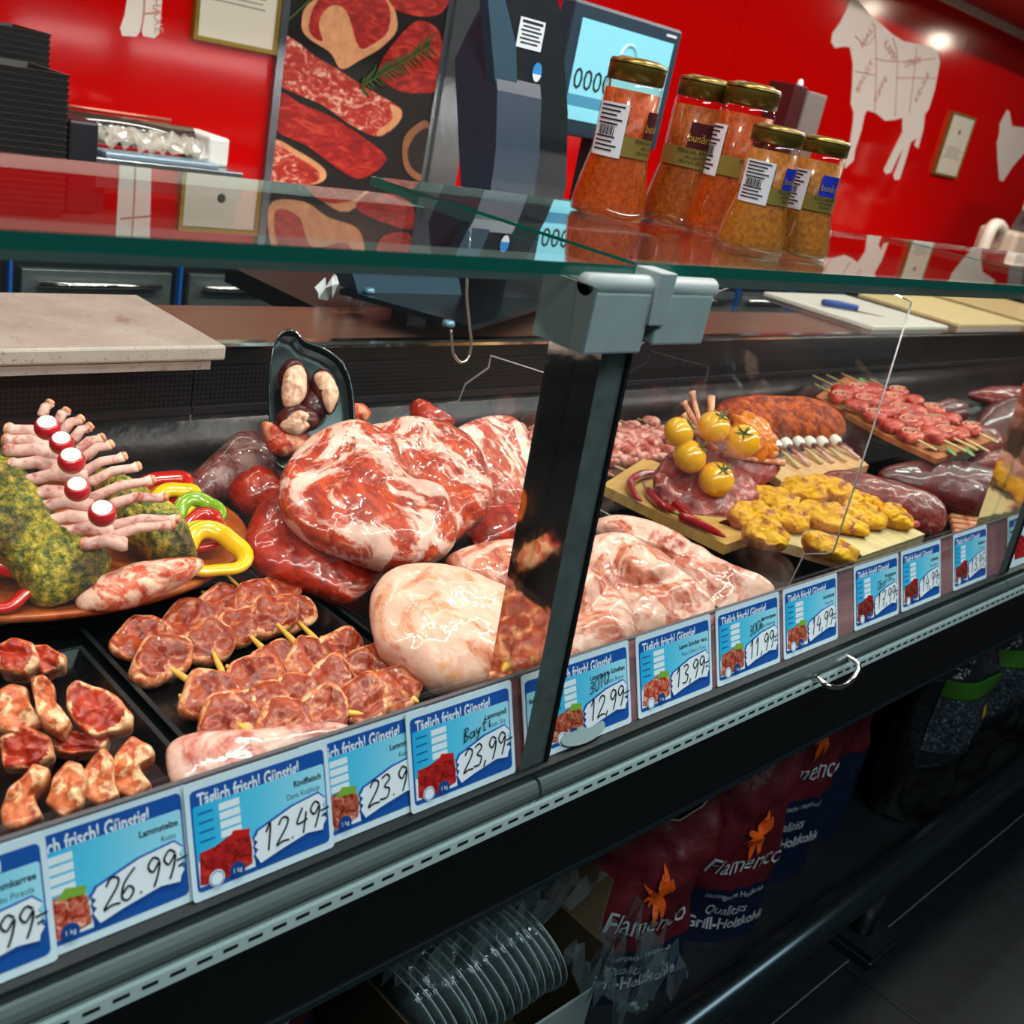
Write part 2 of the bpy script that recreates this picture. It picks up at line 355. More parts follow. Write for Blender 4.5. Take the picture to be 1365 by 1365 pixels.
# posts with a bright polished side and a dark front
for px in posts:
    mb = MB()
    lo, hi = .515, .532
    def q(y, z): return y + (z - .83) / (1.25 - .83) * (hi - lo)
    P = lambda x, y, z: (px + x, q(y, z), z)
    for z0, z1 in ((.826, 1.24),):
        v = [P(-.0155, lo, z0), P(.0155, lo, z0), P(.0155, lo + .058, z0), P(-.0155, lo + .058, z0), P(-.0155, lo, z1), P(.0155, lo, z1), P(.0155, lo + .058, z1), P(-.0155, lo + .058, z1)]
        mb.add(v, [(0, 3, 2, 1), (4, 5, 6, 7), (0, 1, 5, 4), (1, 2, 6, 5), (2, 3, 7, 6), (3, 0, 4, 7)], 0); mb.mi = [0, 0, 0, 1, 1, 1]
    po = part(mb, 'post', [M('post_front', '5a6662', .36, .3, var=.2, vs=60), M('polished_steel', 'e2dad6', .06, 1.0, bump=.12, bs=14, bd=.004)])
    part(MB().prism([P(.0156, lo - .003, .826), P(.0156, lo - .003, 1.238), P(.0156, lo + .012, 1.238), P(.0156, lo + .012, .826)], (.004, 0, 0)), 'post_seal', M('seal_black', '050808', .5), po)
    # hinge clamp: two grey blocks under a round hinge cover
    PL = M('clamp_grey', '8f9d9c', .45, var=.05); yb = .503
    c = part(MB().box((px - .072, yb, 1.232), (px - .004, yb + .034, 1.279), 0, None, .002), 'clamp_block', PL)
    c2 = part(MB().box((px + .008, yb, 1.238), (px + .075, yb + .034, 1.279), 0, None, .002), 'clamp_block', PL)
    part(MB().box((px - .076, yb - .002, 1.234), (px - .073, yb + .05, 1.283)), 'clamp_side', M('clamp_side_grey', '5d6a69', .4), c)
    part(MB().tube([(px - .076, yb + .008, 1.283), (px + .078, yb + .008, 1.283)], .0085, 14), 'hinge_cover', PL)
    part(MB().box((px - .006, yb - .004, 1.255), (px + .014, yb + .022, 1.296), 0, None, .001), 'hinge_center', PL)
    part(MB().box((px - .03, yb + .03, 1.225), (px + .03, yb + .05, 1.279)), 'clamp_bracket', M('bracket_dark', '23282a', .35, .5))
    part(MB().box((px - .05, yb + .015, 1.2795), (px + .05, yb + .05, 1.2865)), 'clamp_pad', M('pad_clear', '9fb4b0', .2))
# glass shelves on top: clear plates with green edges
def shelf(x0, x1, y0, y1):
    mb = MB(); z0, z1 = 1.2868, 1.296
    v = [(x0, y0, z0), (x1, y0, z0), (x1, y1, z0), (x0, y1, z0), (x0, y0, z1), (x1, y0, z1), (x1, y1, z1), (x0, y1, z1)]
    mb.add(v, [(0, 3, 2, 1), (4, 5, 6, 7), (0, 1, 5, 4), (1, 2, 6, 5), (2, 3, 7, 6), (3, 0, 4, 7)], 0); mb.mi = [0, 0, 1, 1, 1, 1]
    return part(mb, 'glass_shelf', [GLASS, GEDGE])
shelf(X0, .655, .520, .775); shelf(.672, 1.755, .535, .885); shelf(1.772, X1, .535, .885)
profile('light_bar', [(.574, 1.2695), (.574, 1.2855), (.602, 1.2855), (.609, 1.279), (.600, 1.2725), (.583, 1.2695)], ALU, X0, X1)
# tubular bumper with its brackets and feet
part(MB().tube([(X0, .515, .205), (X1, .515, .205)], .030, 20), 'bumper_bar', M('bumper_steel', '3a464c', .22, .85))
for fx in (-.1, 1.84, 3.6):
    part(MB().box((fx - .06, .475, .0), (fx + .06, .60, .018), 0, None, .004).prism([(fx - .055, .48, .018), (fx + .055, .48, .018), (fx + .055, .59, .018), (fx - .055, .59, .018)], (0, 0, .012)), 'foot_plate', M('foot_black', '11181b', .35))
    part(MB().tube([(fx, .535, .03), (fx, .535, .19)], .022, 16), 'foot_stem', M('foot_chrome', '6a777a', .2, .9))
# bent chrome pull on the rail
hx = at_y(1105, 895, .5).x
part(MB().tube(smooth_loop([(hx - .035, .499, .806), (hx - .034, .480, .803), (hx - .012, .474, .799), (hx + .015, .474, .803), (hx + .034, .480, .815), (hx + .036, .500, .818)], 26, False), .0035, 10), 'rail_handle', M('chrome', 'd8cfc8', .12, 1.0))
# frosted oval maker's sticker on the tag strip
sx = at_y(770, 1000, .52).x
part(MB().prism([(sx + .032 * math.cos(a), .5150 + (.0055 * math.sin(a)+.0040), .846 + .0085 * math.sin(a)) for a in [k * math.pi / 16 for k in range(32)]], (0, -.0006, 0)), 'oval_sticker', M('frosted_sticker', '8fa0a0', .3))

# ================================================================== price tags
STROKES = {
 '0': [[(.35, 1), (.1, .8), (.05, .4), (.2, .02), (.45, .1), (.55, .5), (.5, .85), (.35, 1)]],
 '1': [[(.12, .72), (.3, 1.0), (.26, .0)]],
 '2': [[(.1, .75), (.25, .98), (.5, .9), (.45, .6), (.05, .02), (.3, .08), (.6, .05)]],
 '3': [[(.1, .9), (.35, 1), (.5, .8), (.25, .55), (.5, .4), (.4, .08), (.05, .08)]],
 '4': [[(.3, 1), (.08, .45), (.55, .5)], [(.48, .8), (.38, .0)]],
 '5': [[(.6, 1), (.25, .97), (.18, .6), (.45, .55), (.45, .15), (.1, .03)]],
 '6': [[(.5, 1), (.15, .6), (.08, .15), (.3, .0), (.48, .25), (.3, .45), (.1, .25)]],
 '7': [[(.05, .95), (.55, 1), (.25, .0)], [(.15, .5), (.48, .53)]],
 '9': [[(.52, .85), (.3, 1), (.12, .75), (.3, .52), (.52, .8), (.48, .4), (.35, .0)]],
 ',': [[(.2, .12), (.1, -.15)]], '.': [[(.15, .05), (.2, .0)]],
 '-': [[(.02, .5), (.4, .55)], [(.08, .28), (.3, .32)]],
 'B': [[(.15, 0), (.2, 1), (.5, .9), (.2, .55), (.55, .35), (.15, .0)]], 'a': [[(.5, .5), (.15, .4), (.15, .05), (.45, .2), (.5, .5), (.55, .02)]],
 'y': [[(.1, .5), (.25, .1), (.5, .5), (.2, -.4)]], 't': [[(.3, .9), (.25, .05), (.45, .05)], [(.1, .55), (.5, .6)]], 'i': [[(.2, .5), (.2, .03), (.35, .05)]],
 'O': [[(.35, 1), (.1, .8), (.05, .4), (.2, .02), (.45, .1), (.55, .5), (.5, .85), (.35, 1)]], 'b': [[(.2, 1), (.12, .02), (.45, .1), (.45, .45), (.15, .4)]],
 'e': [[(.1, .28), (.48, .35), (.3, .52), (.1, .25), (.3, .0), (.5, .1)]], 'r': [[(.12, .5), (.12, 0), (.15, .35), (.45, .5)]], 's': [[(.45, .5), (.15, .42), (.4, .2), (.1, .02)]],
 'c': [[(.48, .45), (.15, .4), (.12, .05), (.48, .08)]], 'h': [[(.15, 1), (.1, 0), (.3, .5), (.45, .4), (.45, 0)]], 'l': [[(.2, 1), (.15, .02), (.3, .05)]],
 'Z': [[(.1, 1), (.55, .97), (.05, .0), (.55, .05)]], 'u': [[(.1, .5), (.12, .1), (.4, .1), (.48, .5), (.5, 0)]], 'p': [[(.12, .5), (.1, -.4), (.14, .4), (.48, .4), (.4, .05), (.12, .05)]],
}
def hand(mb, s, x, y, h, width, step=.68, slope=0.0, z=.0, mi=0, shear=.12):
    for ch in s:
        if ch == ' ': x += h * .35; continue
        for st in STROKES[ch]:
            pts = smooth_loop([(x + (a + b * shear) * h, y + b * h, z) for a, b in st], max(4, len(st) * 4), False) if len(st) > 2 else [Vector((x + (a + b * shear) * h, y + b * h, z)) for a, b in st]
            vs, fs = [], []
            for i, p in enumerate(pts):
                d = (pts[min(i + 1, len(pts) - 1)] - pts[max(0, i - 1)]).normalized(); n = Vector((-d.y, d.x, 0)) * width / 2
                vs += [p + n, p - n]
            for i in range(len(pts) - 1): fs.append((2 * i, 2 * i + 1, 2 * i + 3, 2 * i + 2))
            mb.add(vs, fs, mi)
        dx = h * (step if ch not in ',.-i' else step * .5); x += dx; y += dx * slope
    return mb
def tag_blue():
    t = NT('tag_print_cyan'); b = t.b
    sp = t.n('ShaderNodeSeparateXYZ'); tc = t.n('ShaderNodeTexCoord'); t.l(tc.outputs['Generated'], sp.inputs[0])
    t.l(t.ramp(sp.outputs[0], [(0.0, '1fa9d8'), (.45, '55c3e4'), (1.0, '9fdcec')]), b.inputs['Base Color']); b.inputs['Roughness'].default_value = .35; return t.m
TBLUE = tag_blue()
CARD = M('tag_card', 'cfe2ea', .4); NAVY = M('tag_navy', '1450a0', .4); DNAVY = M('tag_dark_navy', '0e3f86', .4); TWHITE = M('tag_white', 'dfe9ee', .4); INK = M('ink_black', '0a0d12', .5)
def meat_print(name, a, b, c):
    t = NT(name); t.l(t.ramp(t.noise(160, 4, .65, 1.0), [(.30, '2a0805'), (.42, a), (.55, b), (.68, c)]), t.b.inputs['Base Color']); t.b.inputs['Roughness'].default_value = .4; return t.m
PHOTOS = [meat_print('print_lamb', 'a83020', 'cf6a50', 'efc8b0'), meat_print('print_mince', '8c0f0f', 'b01818', 'c83a30'), meat_print('print_chop', '8a3020', 'b85a40', 'e0a888'), meat_print('print_beef', '5a1410', '8a2a20', 'b06050')]
GREENS = M('print_greens', '7aa83a', .4)
def rrect(w, h, r, x=0, y=0, n=5):
    out = []
    for cx, cy, a0 in ((x + w - r, y + r, -90), (x + w - r, y + h - r, 0), (x + r, y + h - r, 90), (x + r, y + r, 180)):
        for k in range(n): a = math.radians(a0 + 90 * k / (n - 1)); out.append((cx + r * math.cos(a), cy + r * math.sin(a), 0))
    return out
TAG_S = math.atan2(.029, .0795)
def price_tag(x0, w, price, l1, l2, label, photo=0, note=None, back=0.0, h=.0865):
    yb, zb = .5168 + back, .8355
    mx = frame((x0, yb, zb), (1, 0, 0), (0, math.sin(TAG_S), math.cos(TAG_S)))
    r = thing('price_tag', label, 'price tag', mx=mx, group='price tags on the counter front')
    fl = lambda pts, z, d=.00012: MB().prism([(p[0], p[1], z) for p in pts], (0, 0, d))
    k = w / .124
    fl(rrect(w, h, .003), -.0008, .0008).build('card', CARD, r)
    fl(rrect(w - .008 * k, h - .012, .004, .004 * k, .006), .0001).build('printed_frame', NAVY, r)
    fl(rrect(w - .0105 * k, h * .47, .002, .00525 * k, h * .325), .0003).build('colour_field', TBLUE, r)
    lo = fl([(.006 * k, .01, 0), (.052 * k, .0095, 0), (.052 * k, .032, 0), (.006 * k, .032, 0)], .0003).build('white_corner', TWHITE, r)
    v, f = text_mesh('Täglich frisch! Günstig!', .0152, .00035, 0, .622 * k)
    MB().add(v, f, 0, False, Matrix.Translation((.0095 * k, h - .0195, .0003))).build('headline', TWHITE, r)
    mb = MB()
    for i in range(4): mb.box((.026 * k, h * .46 + i * .0068, .0005), (.043 * k, h * .46 + i * .0068 + .0052, .0006))
    mb.build('empty_boxes', TWHITE, r)
    mb = MB()
    for i in range(4): mb.box((.009 * k, h * .46 + i * .0068 + .002, .0005), (.021 * k, h * .46 + i * .0068 + .0032, .00055))
    mb.build('fine_print', NAVY, r)
    mb = MB()
    if l1: v, f = text_mesh(l1, .0066, .0002, 0, .9 * k, 'RIGHT'); mb.add(v, f, 0, False, Matrix.Translation((w - .008 * k, h * .672, .0005)))
    if l2: v, f = text_mesh(l2, .0060, 0, 0, .9 * k, 'RIGHT'); mb.add(v, f, 0, False, Matrix.Translation((w - .010 * k, h * .578, .0005)))
    if mb.v: mb.build('product_name', INK, r)
    rnd = random.Random(int(x0 * 1000))
    pp = [(.007 * k, .012), (.014 * k, .010), (.034 * k, .0105), (.050 * k, .013), (.051 * k, .026), (.049 * k, .037), (.035 * k, .040), (.02 * k, .036), (.009 * k, .035)]
    pv = [(a + rnd.uniform(-.001, .001), b + rnd.uniform(-.001, .001), 0) for a, b in pp]
    ph = fl(pv, .0005).build('product_photo', PHOTOS[photo], r)
    fl([(.030 * k, .036, 0), (.048 * k, .034, 0), (.050 * k, .0395, 0), (.036 * k, .0425, 0)], .0007).build('garnish_print', [GREENS, M('print_tomato', 'c01818', .4), GREENS, M('print_red', 'a01010', .4)][photo], ph)
    for cx, m_, ss in ((.0195, TWHITE, ''), (.0365, DNAVY, '1 kg')):
        c = fl([(cx * k + .0062 * math.cos(a), .0125 + .0062 * math.sin(a), 0) for a in [j * math.pi / 9 for j in range(18)]], .0009).build('badge', m_, r)
        if ss: v, f = text_mesh(ss, .005, 0, 0, .9, 'CENTER'); MB().add(v, f, 0, False, Matrix.Translation((cx * k, .011, .0011))).build('badge_text', TWHITE, c)
        else: MB().tube([(cx * k + .0052 * math.cos(a), .0125 + .0052 * math.sin(a), .0011) for a in [j * math.pi / 9 for j in range(18)]], .0003, 4, closed=True).build('badge_ring', NAVY, c)
    def rag(g):
        x0_, x1_, y0_, y1_ = .052 * k - g, w - .0065 * k + g * .3, .014 - g, .0435 + g
        pts = [(x0_ + .004, y0_ - .003), (x0_ + .02, y0_ + .001), (x1_ - .018, y0_ + .006), (x1_ - .004, y0_ + .004)]
        for i in range(6): pts.append((x1_ - (.000 if i % 2 else .003), y0_ + .008 + i * (y1_ - y0_ - .006) / 6))
        pts += [(x1_ - .006, y1_ + .004), (x0_ + .034, y1_ + .001), (x0_ + .004, y1_ - .008)]
        for i in range(6): pts.append((x0_ + (.000 if i % 2 else .0028), y1_ - .010 - i * (y1_ - y0_ - .012) / 6))
        return [(a, b, 0) for a, b in pts]
    fl(rag(.0014), .0011).build('price_border', NAVY, r)
    pf = fl(rag(0), .0014).build('price_field', M('price_white', 'e4ebf0', .4), r)
    hand(MB(), price, .058 * k, .0185, .0205 * min(1, k), .0016, .57, .10, .0019).build('handwritten_price', INK, pf)
    if note: hand(MB(), note, .060 * k, h * .52, .012, .0011, .62, .22, .0019).build('handwritten_note', INK, r)
    return r
price_tag(.108, .124, '19,99-', 'Lammkarree', 'Kuzu Pirzola', 'blue price tag at the left picture edge, its price mostly cut off', 0, None, -.0028)
price_tag(.2055, .124, '26.99-', 'Lammstelze', 'Kuzu', 'blue price tag handwritten 26.99, tucked behind its left neighbour', 0, None, .0006)
price_tag(.3265, .1195, '12.49-', 'Rindfleisch', 'Dana Kuşbaşı', 'blue price tag handwritten 12.49 with a dark red mince photo', 1, None, -.0028)
price_tag(.4225, .124, '23.99-', 'Lammrücken', 'Kuzu Sırt', 'blue price tag handwritten 23.9, overlapped on both sides', 2, None, .0006)
price_tag(.5235, .1215, '23,99-', 'Lammspieß', 'Kuzu Şiş', 'blue price tag handwritten 23,99 left of the steel post', 1, 'Bayti', -.0028)
price_tag(.690, .124, '12,99-', 'Lammhals in Scheiben', 'Kuzu Boyun', 'blue price tag handwritten 12,99 above the oval sticker', 2, '3010')
price_tag(.8255, .130, '13,99-', 'Lamm Schulter ganz', 'Kuzu Önkol (Tüm)', 'blue price tag handwritten 13,99 for whole lamb shoulder', 0)
price_tag(.9655, .130, '11,99-', 'Lammrippen', 'Kuzu Kaburga', 'blue price tag handwritten 11,99 with the note 3006', 2, '3006')
price_tag(1.1045, .129, '14,99-', 'Lammkeule', 'Kuzu But', 'blue price tag handwritten 14,99 standing alone above the chrome handle', 2)
price_tag(1.278, .125, '17,99-', 'Rinderbraten', 'Dana', 'blue price tag handwritten 17,99 with the note Oberschale', 3, 'Obersc')
price_tag(1.4125, .126, '14,99-', 'Rollbraten', 'Dana Rosto', 'blue price tag handwritten 14,99 beside the 17,99 tag', 3)
price_tag(1.583, .124, '13,95-', 'Rindfleisch', 'Dana Eti', 'blue price tag handwritten 13,95 just before the far post', 3)
# paler tag past the far post
mx = frame((1.80, .5168, .8355), (1, 0, 0), (0, math.sin(TAG_S), math.cos(TAG_S)))
r = thing('price_tag', 'white price tag with a red stripe past the far post', 'price tag', mx=mx, group='price tags on the counter front')
MB().prism([(a, b, 0) for a, b, c in rrect(.124, .0865, .003)], (0, 0, .0008)).build('card', CARD, r)
MB().box((.006, .066, .001), (.118, .078, .0012)).build('red_stripe', M('tag_red', 'b01c1c', .4), r)
MB().prism([(.02, .012, .001), (.07, .01, .001), (.075, .04, .001), (.05, .05, .001), (.022, .045, .001)], (0, 0, .0002)).build('product_photo', PHOTOS[1], r)

# ================================================================== wall pictures and fittings
WHITE_DECAL = M('decal_white', 'e4ddd0', .5)
LINE = M('decal_line', 'cc9a86', .5)
def decal(name, label, cat, outline, lines, words=()):
    y = WALL_Y - .0022
    P = [at_y(px, py, y) for px, py in outline]; c = sum(P, Vector()) / len(P); c.y = WALL_Y
    c.z = min(p.z for p in P)
    r = thing(name, label, cat, c)
    MB().prism(local(P, c), (0, .0020, 0)).build('silhouette', WHITE_DECAL, r)
    mb = MB()
    for ln in lines:
        mb.tube(smooth_loop([at_y(a, b, y - .0005) - c for a, b in ln], 14, False), .0026, 5, 0, None, True)
    if lines: mb.build('cut_lines', LINE, r)
    for t, (a, b), ang, s in words:
        v, f = text_mesh(t, s)
        o = at_y(a, b, y - .002) - c
        MB().add(v, f, 0, False, frame(o, (math.cos(ang), 0, math.sin(ang)), (-math.sin(ang), 0, math.cos(ang)))).build('lettering', LINE, r)
    return r
decal('cow_decal', 'white cow silhouette with meat cuts on the red wall', 'wall decal',
 [(1137, 0), (1146, 3), (1152, 10), (1162, 22), (1175, 32), (1190, 46), (1205, 55), (1222, 58), (1240, 62), (1250, 68), (1253, 82), (1250, 100), (1246, 120), (1238, 146), (1233, 152), (1231, 172), (1224, 198), (1219, 194), (1222, 184), (1214, 190), (1206, 218), (1199, 239), (1193, 240), (1191, 234), (1200, 210), (1204, 196), (1195, 214), (1188, 230), (1181, 232), (1178, 227), (1191, 200), (1203, 176), (1203, 157), (1192, 160), (1180, 161), (1168, 151), (1156, 147), (1153, 152), (1148, 175), (1140, 200), (1138, 214), (1127, 224), (1119, 222), (1120, 216), (1127, 210), (1133, 190), (1137, 165), (1138, 150), (1134, 138), (1136, 115), (1137, 85), (1133, 63), (1126, 62), (1113, 64), (1108, 56), (1110, 44), (1120, 30), (1128, 14), (1132, 2)],
 [[(1140, 48), (1155, 60), (1166, 48)], [(1166, 34), (1168, 80), (1166, 148)], [(1190, 50), (1196, 78), (1193, 155)], [(1166, 78), (1196, 82), (1246, 78)], [(1222, 62), (1220, 84), (1212, 150)], [(1140, 95), (1166, 100)], [(1196, 104), (1248, 104)]],
 [('HALS', (1150, 66), 1.1, .05), ('KAMM', (1178, 60), -.4, .05), ('BRUST', (1144, 125), 1.2, .05), ('RIPPE', (1168, 138), 1.25, .05), ('LENDE', (1206, 90), .3, .045), ('KEULE', (1222, 138), 1.3, .05)])
decal('cow_decal', 'two white hooves of a cow silhouette above the foil dispenser', 'wall decal',
 [(196, -330), (184, -190), (174, -30), (166, 20), (160, 38), (163, 48), (182, 49), (188, 40), (191, 48), (206, 51), (213, 44), (215, 14), (218, -30), (236, -190), (250, -330)], [[(212, -250), (204, -120), (194, -20), (192, 18), (188, 42)], [(188, -160), (230, -140)], [(191, 18), (213, 16)]], [('HAXE', (203, -4), -1.4, .03)])
decal('pig_decal', 'white animal head silhouette at the far right of the wall', 'wall decal',
 [(1343, 146), (1346, 150), (1349, 168), (1365, 170), (1385, 160), (1390, 200), (1365, 205), (1350, 222), (1337, 242), (1332, 240), (1330, 215), (1329, 190), (1332, 180), (1333, 165)], [])
# framed certificates
GOLD = M('gold_frame', '9a8236', .3, .5)
def certificate(label, px, w, h, tilt=0.0, txt=6):
    bl = at_y(px[0], px[1], WALL_Y - .018); r = thing('framed_certificate', label, 'certificate', (bl.x + w / 2, WALL_Y, bl.z))
    MB().box((-w / 2 + .008, -.014, .008), (w / 2 - .008, -.001, h - .008)).build('sheet', M('certificate_paper', 'd9d6c2', .35), r)
    mb = MB()
    for a, b in (((-w / 2, -.018, 0), (w / 2, -.0005, .011)), ((-w / 2, -.018, h - .011), (w / 2, -.0005, h)), ((-w / 2, -.018, .011), (-w / 2 + .011, -.0005, h - .011)), ((w / 2 - .011, -.018, .011), (w / 2, -.0005, h - .011))): mb.box(a, b)
    mb.build('frame', GOLD, r)
    mb = MB(); rnd = random.Random(w)
    for i in range(txt):
        ww = rnd.uniform(.45, .8) * w * .5; z = h * .30 + i * .012
        mb.box((-ww, -.0150, z), (ww, -.0142, z + .0035))
    mb.build('text_lines', M('certificate_ink', '8e8f84', .6), r)
    MB().lathe([(0, 0), (.012, .0), (.012, .001), (0, .001)], 14, 0, Matrix.Translation((0, -.0142, h * .72)) @ Matrix.Rotation(math.pi / 2, 4, 'X')).build('seal', M('certificate_seal', '4a4a42', .6), r)
    return r
certificate('gold framed certificate above the foil dispenser, beside the poster', (258, 52), .232, .32)
certificate('narrow gold framed certificate right of the cow silhouette', (1245, 232), .27, .30, 0, 5)
# the tall poster of raw steaks in its aluminium frame
PY = WALL_Y - .012
pr = thing('meat_poster', 'tall poster of raw steaks with rosemary in an aluminium frame', 'poster', (1.95, WALL_Y, .95))
po = Vector((1.95, WALL_Y, .95)); PX0, PX1, PZ0, PZ1 = 1.634, 2.15, .95, 1.95
MB().box((PX0 - po.x, -.010, 0), (PX1 - po.x, -.001, PZ1 - PZ0)).build('print_sheet', M('poster_black', '0d0909', .35, var=.4, vs=9), pr)
for a, b in (((PX0 - .022, -.02, 0), (PX0, -.0005, 1)), ((PX1 + .02, -.024, 0), (PX1 + .13, -.0005, 1)), ((PX1, -.014, 0), (PX1 + .02, -.0005, 1))):
    MB().box((a[0] - po.x, a[1], a[2]), (b[0] - po.x, b[1], b[2])).build('frame_bar', M('poster_frame', '8b9296', .22, .85), pr)
def steak_mat(name, base, mid, fat, sc, st):
    t = NT(name); f = t.noise(sc, 6, .65, 1.6, t.co(st))
    t.l(t.ramp(f, [(.30, base), (.52, mid), (.62, fat)]), t.b.inputs['Base Color']); t.b.inputs['Roughness'].default_value = .4; return t.m
ST = [steak_mat('print_steak_lean', '5e0806', 'a81710', 'c8402c', 12, (1, 1, 3)), steak_mat('print_steak_marbled', '8a120c', 'bb3322', 'e9b89c', 22, (1, 1, 2)), M('print_fat', 'd89a6a', .4, var=.2, vs=30), M('print_rosemary', '3f5a24', .5), M('print_bowl', '8a5a3a', .4, var=.3, vs=20), M('print_pepper', '1c1512', .5, var=.6, vs=120)]
def shape(px, m, lift, nm):
    P = [at_y(a, b, PY - lift) - po for a, b in px]
    o = MB().prism(smooth_loop(P, 40), (0, .0004, 0)).build(nm, ST[m], pr); return o
shape([(418, 0), (500, -30), (530, 30), (512, 60), (480, 80), (455, 92), (440, 70), (410, 50), (402, 30)], 2, .0006, 'printed_steak')
shape([(424, 0), (470, -25), (515, 0), (518, 40), (495, 60), (478, 62), (462, 15), (440, 8), (425, 30), (430, 55), (412, 40)], 0, .0012, 'printed_steak')
shape([(540, 40), (565, 28), (588, 50), (585, 115), (560, 124), (525, 118), (505, 90)], 0, .0006, 'printed_steak')
shape([(378, 52), (395, 55), (420, 75), (450, 92), (480, 112), (520, 135), (536, 148), (530, 165), (505, 182), (470, 168), (430, 140), (395, 125), (372, 108)], 1, .0010, 'printed_steak')
shape([(520, 140), (535, 147), (530, 165), (507, 181), (503, 176), (523, 158)], 2, .0014, 'printed_fat')
shape([(374, 125), (400, 138), (440, 155), (480, 180), (514, 208), (505, 225), (480, 238), (455, 228), (410, 195), (368, 172)], 0, .0010, 'printed_steak')
shape([(363, 188), (395, 200), (432, 225), (428, 243), (380, 250), (355, 240)], 2, .0008, 'printed_steak')
shape([(363, 193), (390, 205), (424, 228), (420, 243), (380, 250), (357, 240)], 1, .0012, 'printed_steak')
shape([(520, -20), (600, -20), (590, 15), (560, 22), (525, 10)], 0, .0008, 'printed_steak')
shape([(395, -60), (430, -150), (500, -165), (548, -110), (530, -50), (480, -45), (440, -35)], 2, .0006, 'printed_steak')
shape([(405, -66), (435, -140), (495, -155), (535, -110), (515, -75), (470, -100), (440, -60)], 0, .0012, 'printed_steak')
shape([(405, -190), (440, -270), (520, -300), (575, -230), (540, -185), (460, -175)], 1, .0008, 'printed_steak')
shape([(560, -60), (590, -150), (612, -140), (606, -40), (585, -30)], 0, .0008, 'printed_steak')
shape([(537, 190), (550, 170), (572, 165), (574, 235), (560, 242), (540, 225)], 4, .0008, 'printed_bowl')
shape([(544, 200), (556, 178), (573, 174), (574, 228), (560, 232), (547, 220)], 5, .0014, 'printed_peppercorns')
mb = MB(); rnd = random.Random(4)
stem = smooth_loop([at_y(a, b, PY - .002) - po for a, b in ((480, 116), (510, 98), (540, 82), (570, 62))], 20, False)
mb.tube(stem, .003, 5)
for i, p in enumerate(stem):
    for s_ in (-1, 1):
        d = Vector((rnd.uniform(.2, .5), 0, s_ * .5 + .3)).normalized() * rnd.uniform(.035, .05)
        mb.tube([p, p + d * .6, p + d], [.003, .003, .0006], 4)
mb.build('printed_rosemary', ST[3], pr); mb = MB()
stem = smooth_loop([at_y(a, b, PY - .002) - po for a, b in ((380, 30), (400, 12), (425, -12))], 12, False)
mb.tube(stem, .003, 5)
for i, p in enumerate(stem): mb.tube([p, p + Vector((.03, 0, .03))], [.003, .001], 4)
mb.build('printed_rosemary', ST[3], pr)
# unseen pendant lamps, added where their reflections put glints on the glossy red panels
for px, py, wh in ((1160, 12, 'nearer'), (1252, 55, 'farther')):
    h = at_y(px, py, WALL_Y); d = ray(px, py); d.y = -d.y
    p = h + d * ((7.6 - h.x) / d.x)
    r = thing('pendant_lamp', 'globe pendant lamp over the far counter, the %s glint on the wall' % wh, 'lamp', (p.x, p.y, p.z), 'pendant lamps over the far counter')
    MB().tube([(0, 0, .10), (0, 0, 2.75 - p.z)], .006, 8).build('cable', M('black_trim', '0a0808', .4), r)
    MB().lathe([(.015, .10), (.035, .085), (.045, .05), (.043, .045), (.015, .075)], 24).build('holder', M('chrome', 'd8cfc8', .12, 1.0), r)
    MB().lathe([(.055 * math.cos(a), .055 * math.sin(a)) for a in [-1.57 + k * .196 for k in range(17)]], 24).build('globe', M('spot_glow', 'fff2dd', .5, emit='fff0da', es=34), r)

# ================================================================== back counter against the wall
BX0, BX1 = -.9, 8.2
bc = thing('back_counter', 'dark back counter with grey drawers under the red wall', 'counter', (1.3, 2.35, 0))
def bpart(mb, name, m, parent=None): mb.v = [(x - 1.3, y - 2.35, z) for x, y, z in mb.v]; return mb.build(name, m, bc if parent is None else parent)
TOPZ = 1.03
bpart(MB().box((BX0, 2.02, .1), (BX1, 2.56, .985)), 'body', M('back_counter_dark', '14171a', .4, var=.2))
bpart(MB().box((BX0, 1.99, .985), (BX1, WALL_Y - .026, 1.005)), 'worktop', M('back_top_steel', '6f5a56', .28, .6))
for i in range(-1, 9):
    x = 1.10 + i * .335 if i else 1.10
    d = bpart(MB().box((x + .005, 2.005, .64), (x + .30, 2.02, .93), 0, None, .002), 'drawer', M('drawer_grey', '6c7374', .35, .55, var=.1))
    bpart(MB().tube([(x + .03, 1.99, .905), (x + .27, 1.99, .905)], .006, 8).box((x + .05, 1.99, .902), (x + .056, 2.008, .908)).box((x + .244, 1.99, .902), (x + .25, 2.008, .908)), 'handle', M('chrome', 'd8cfc8', .12, 1.0), d)
    bpart(MB().box((x - .018, 2.004, .62), (x - .012, 2.02, .98)), 'blue_strip', M('strip_blue', '1e5aa8', .3), d)
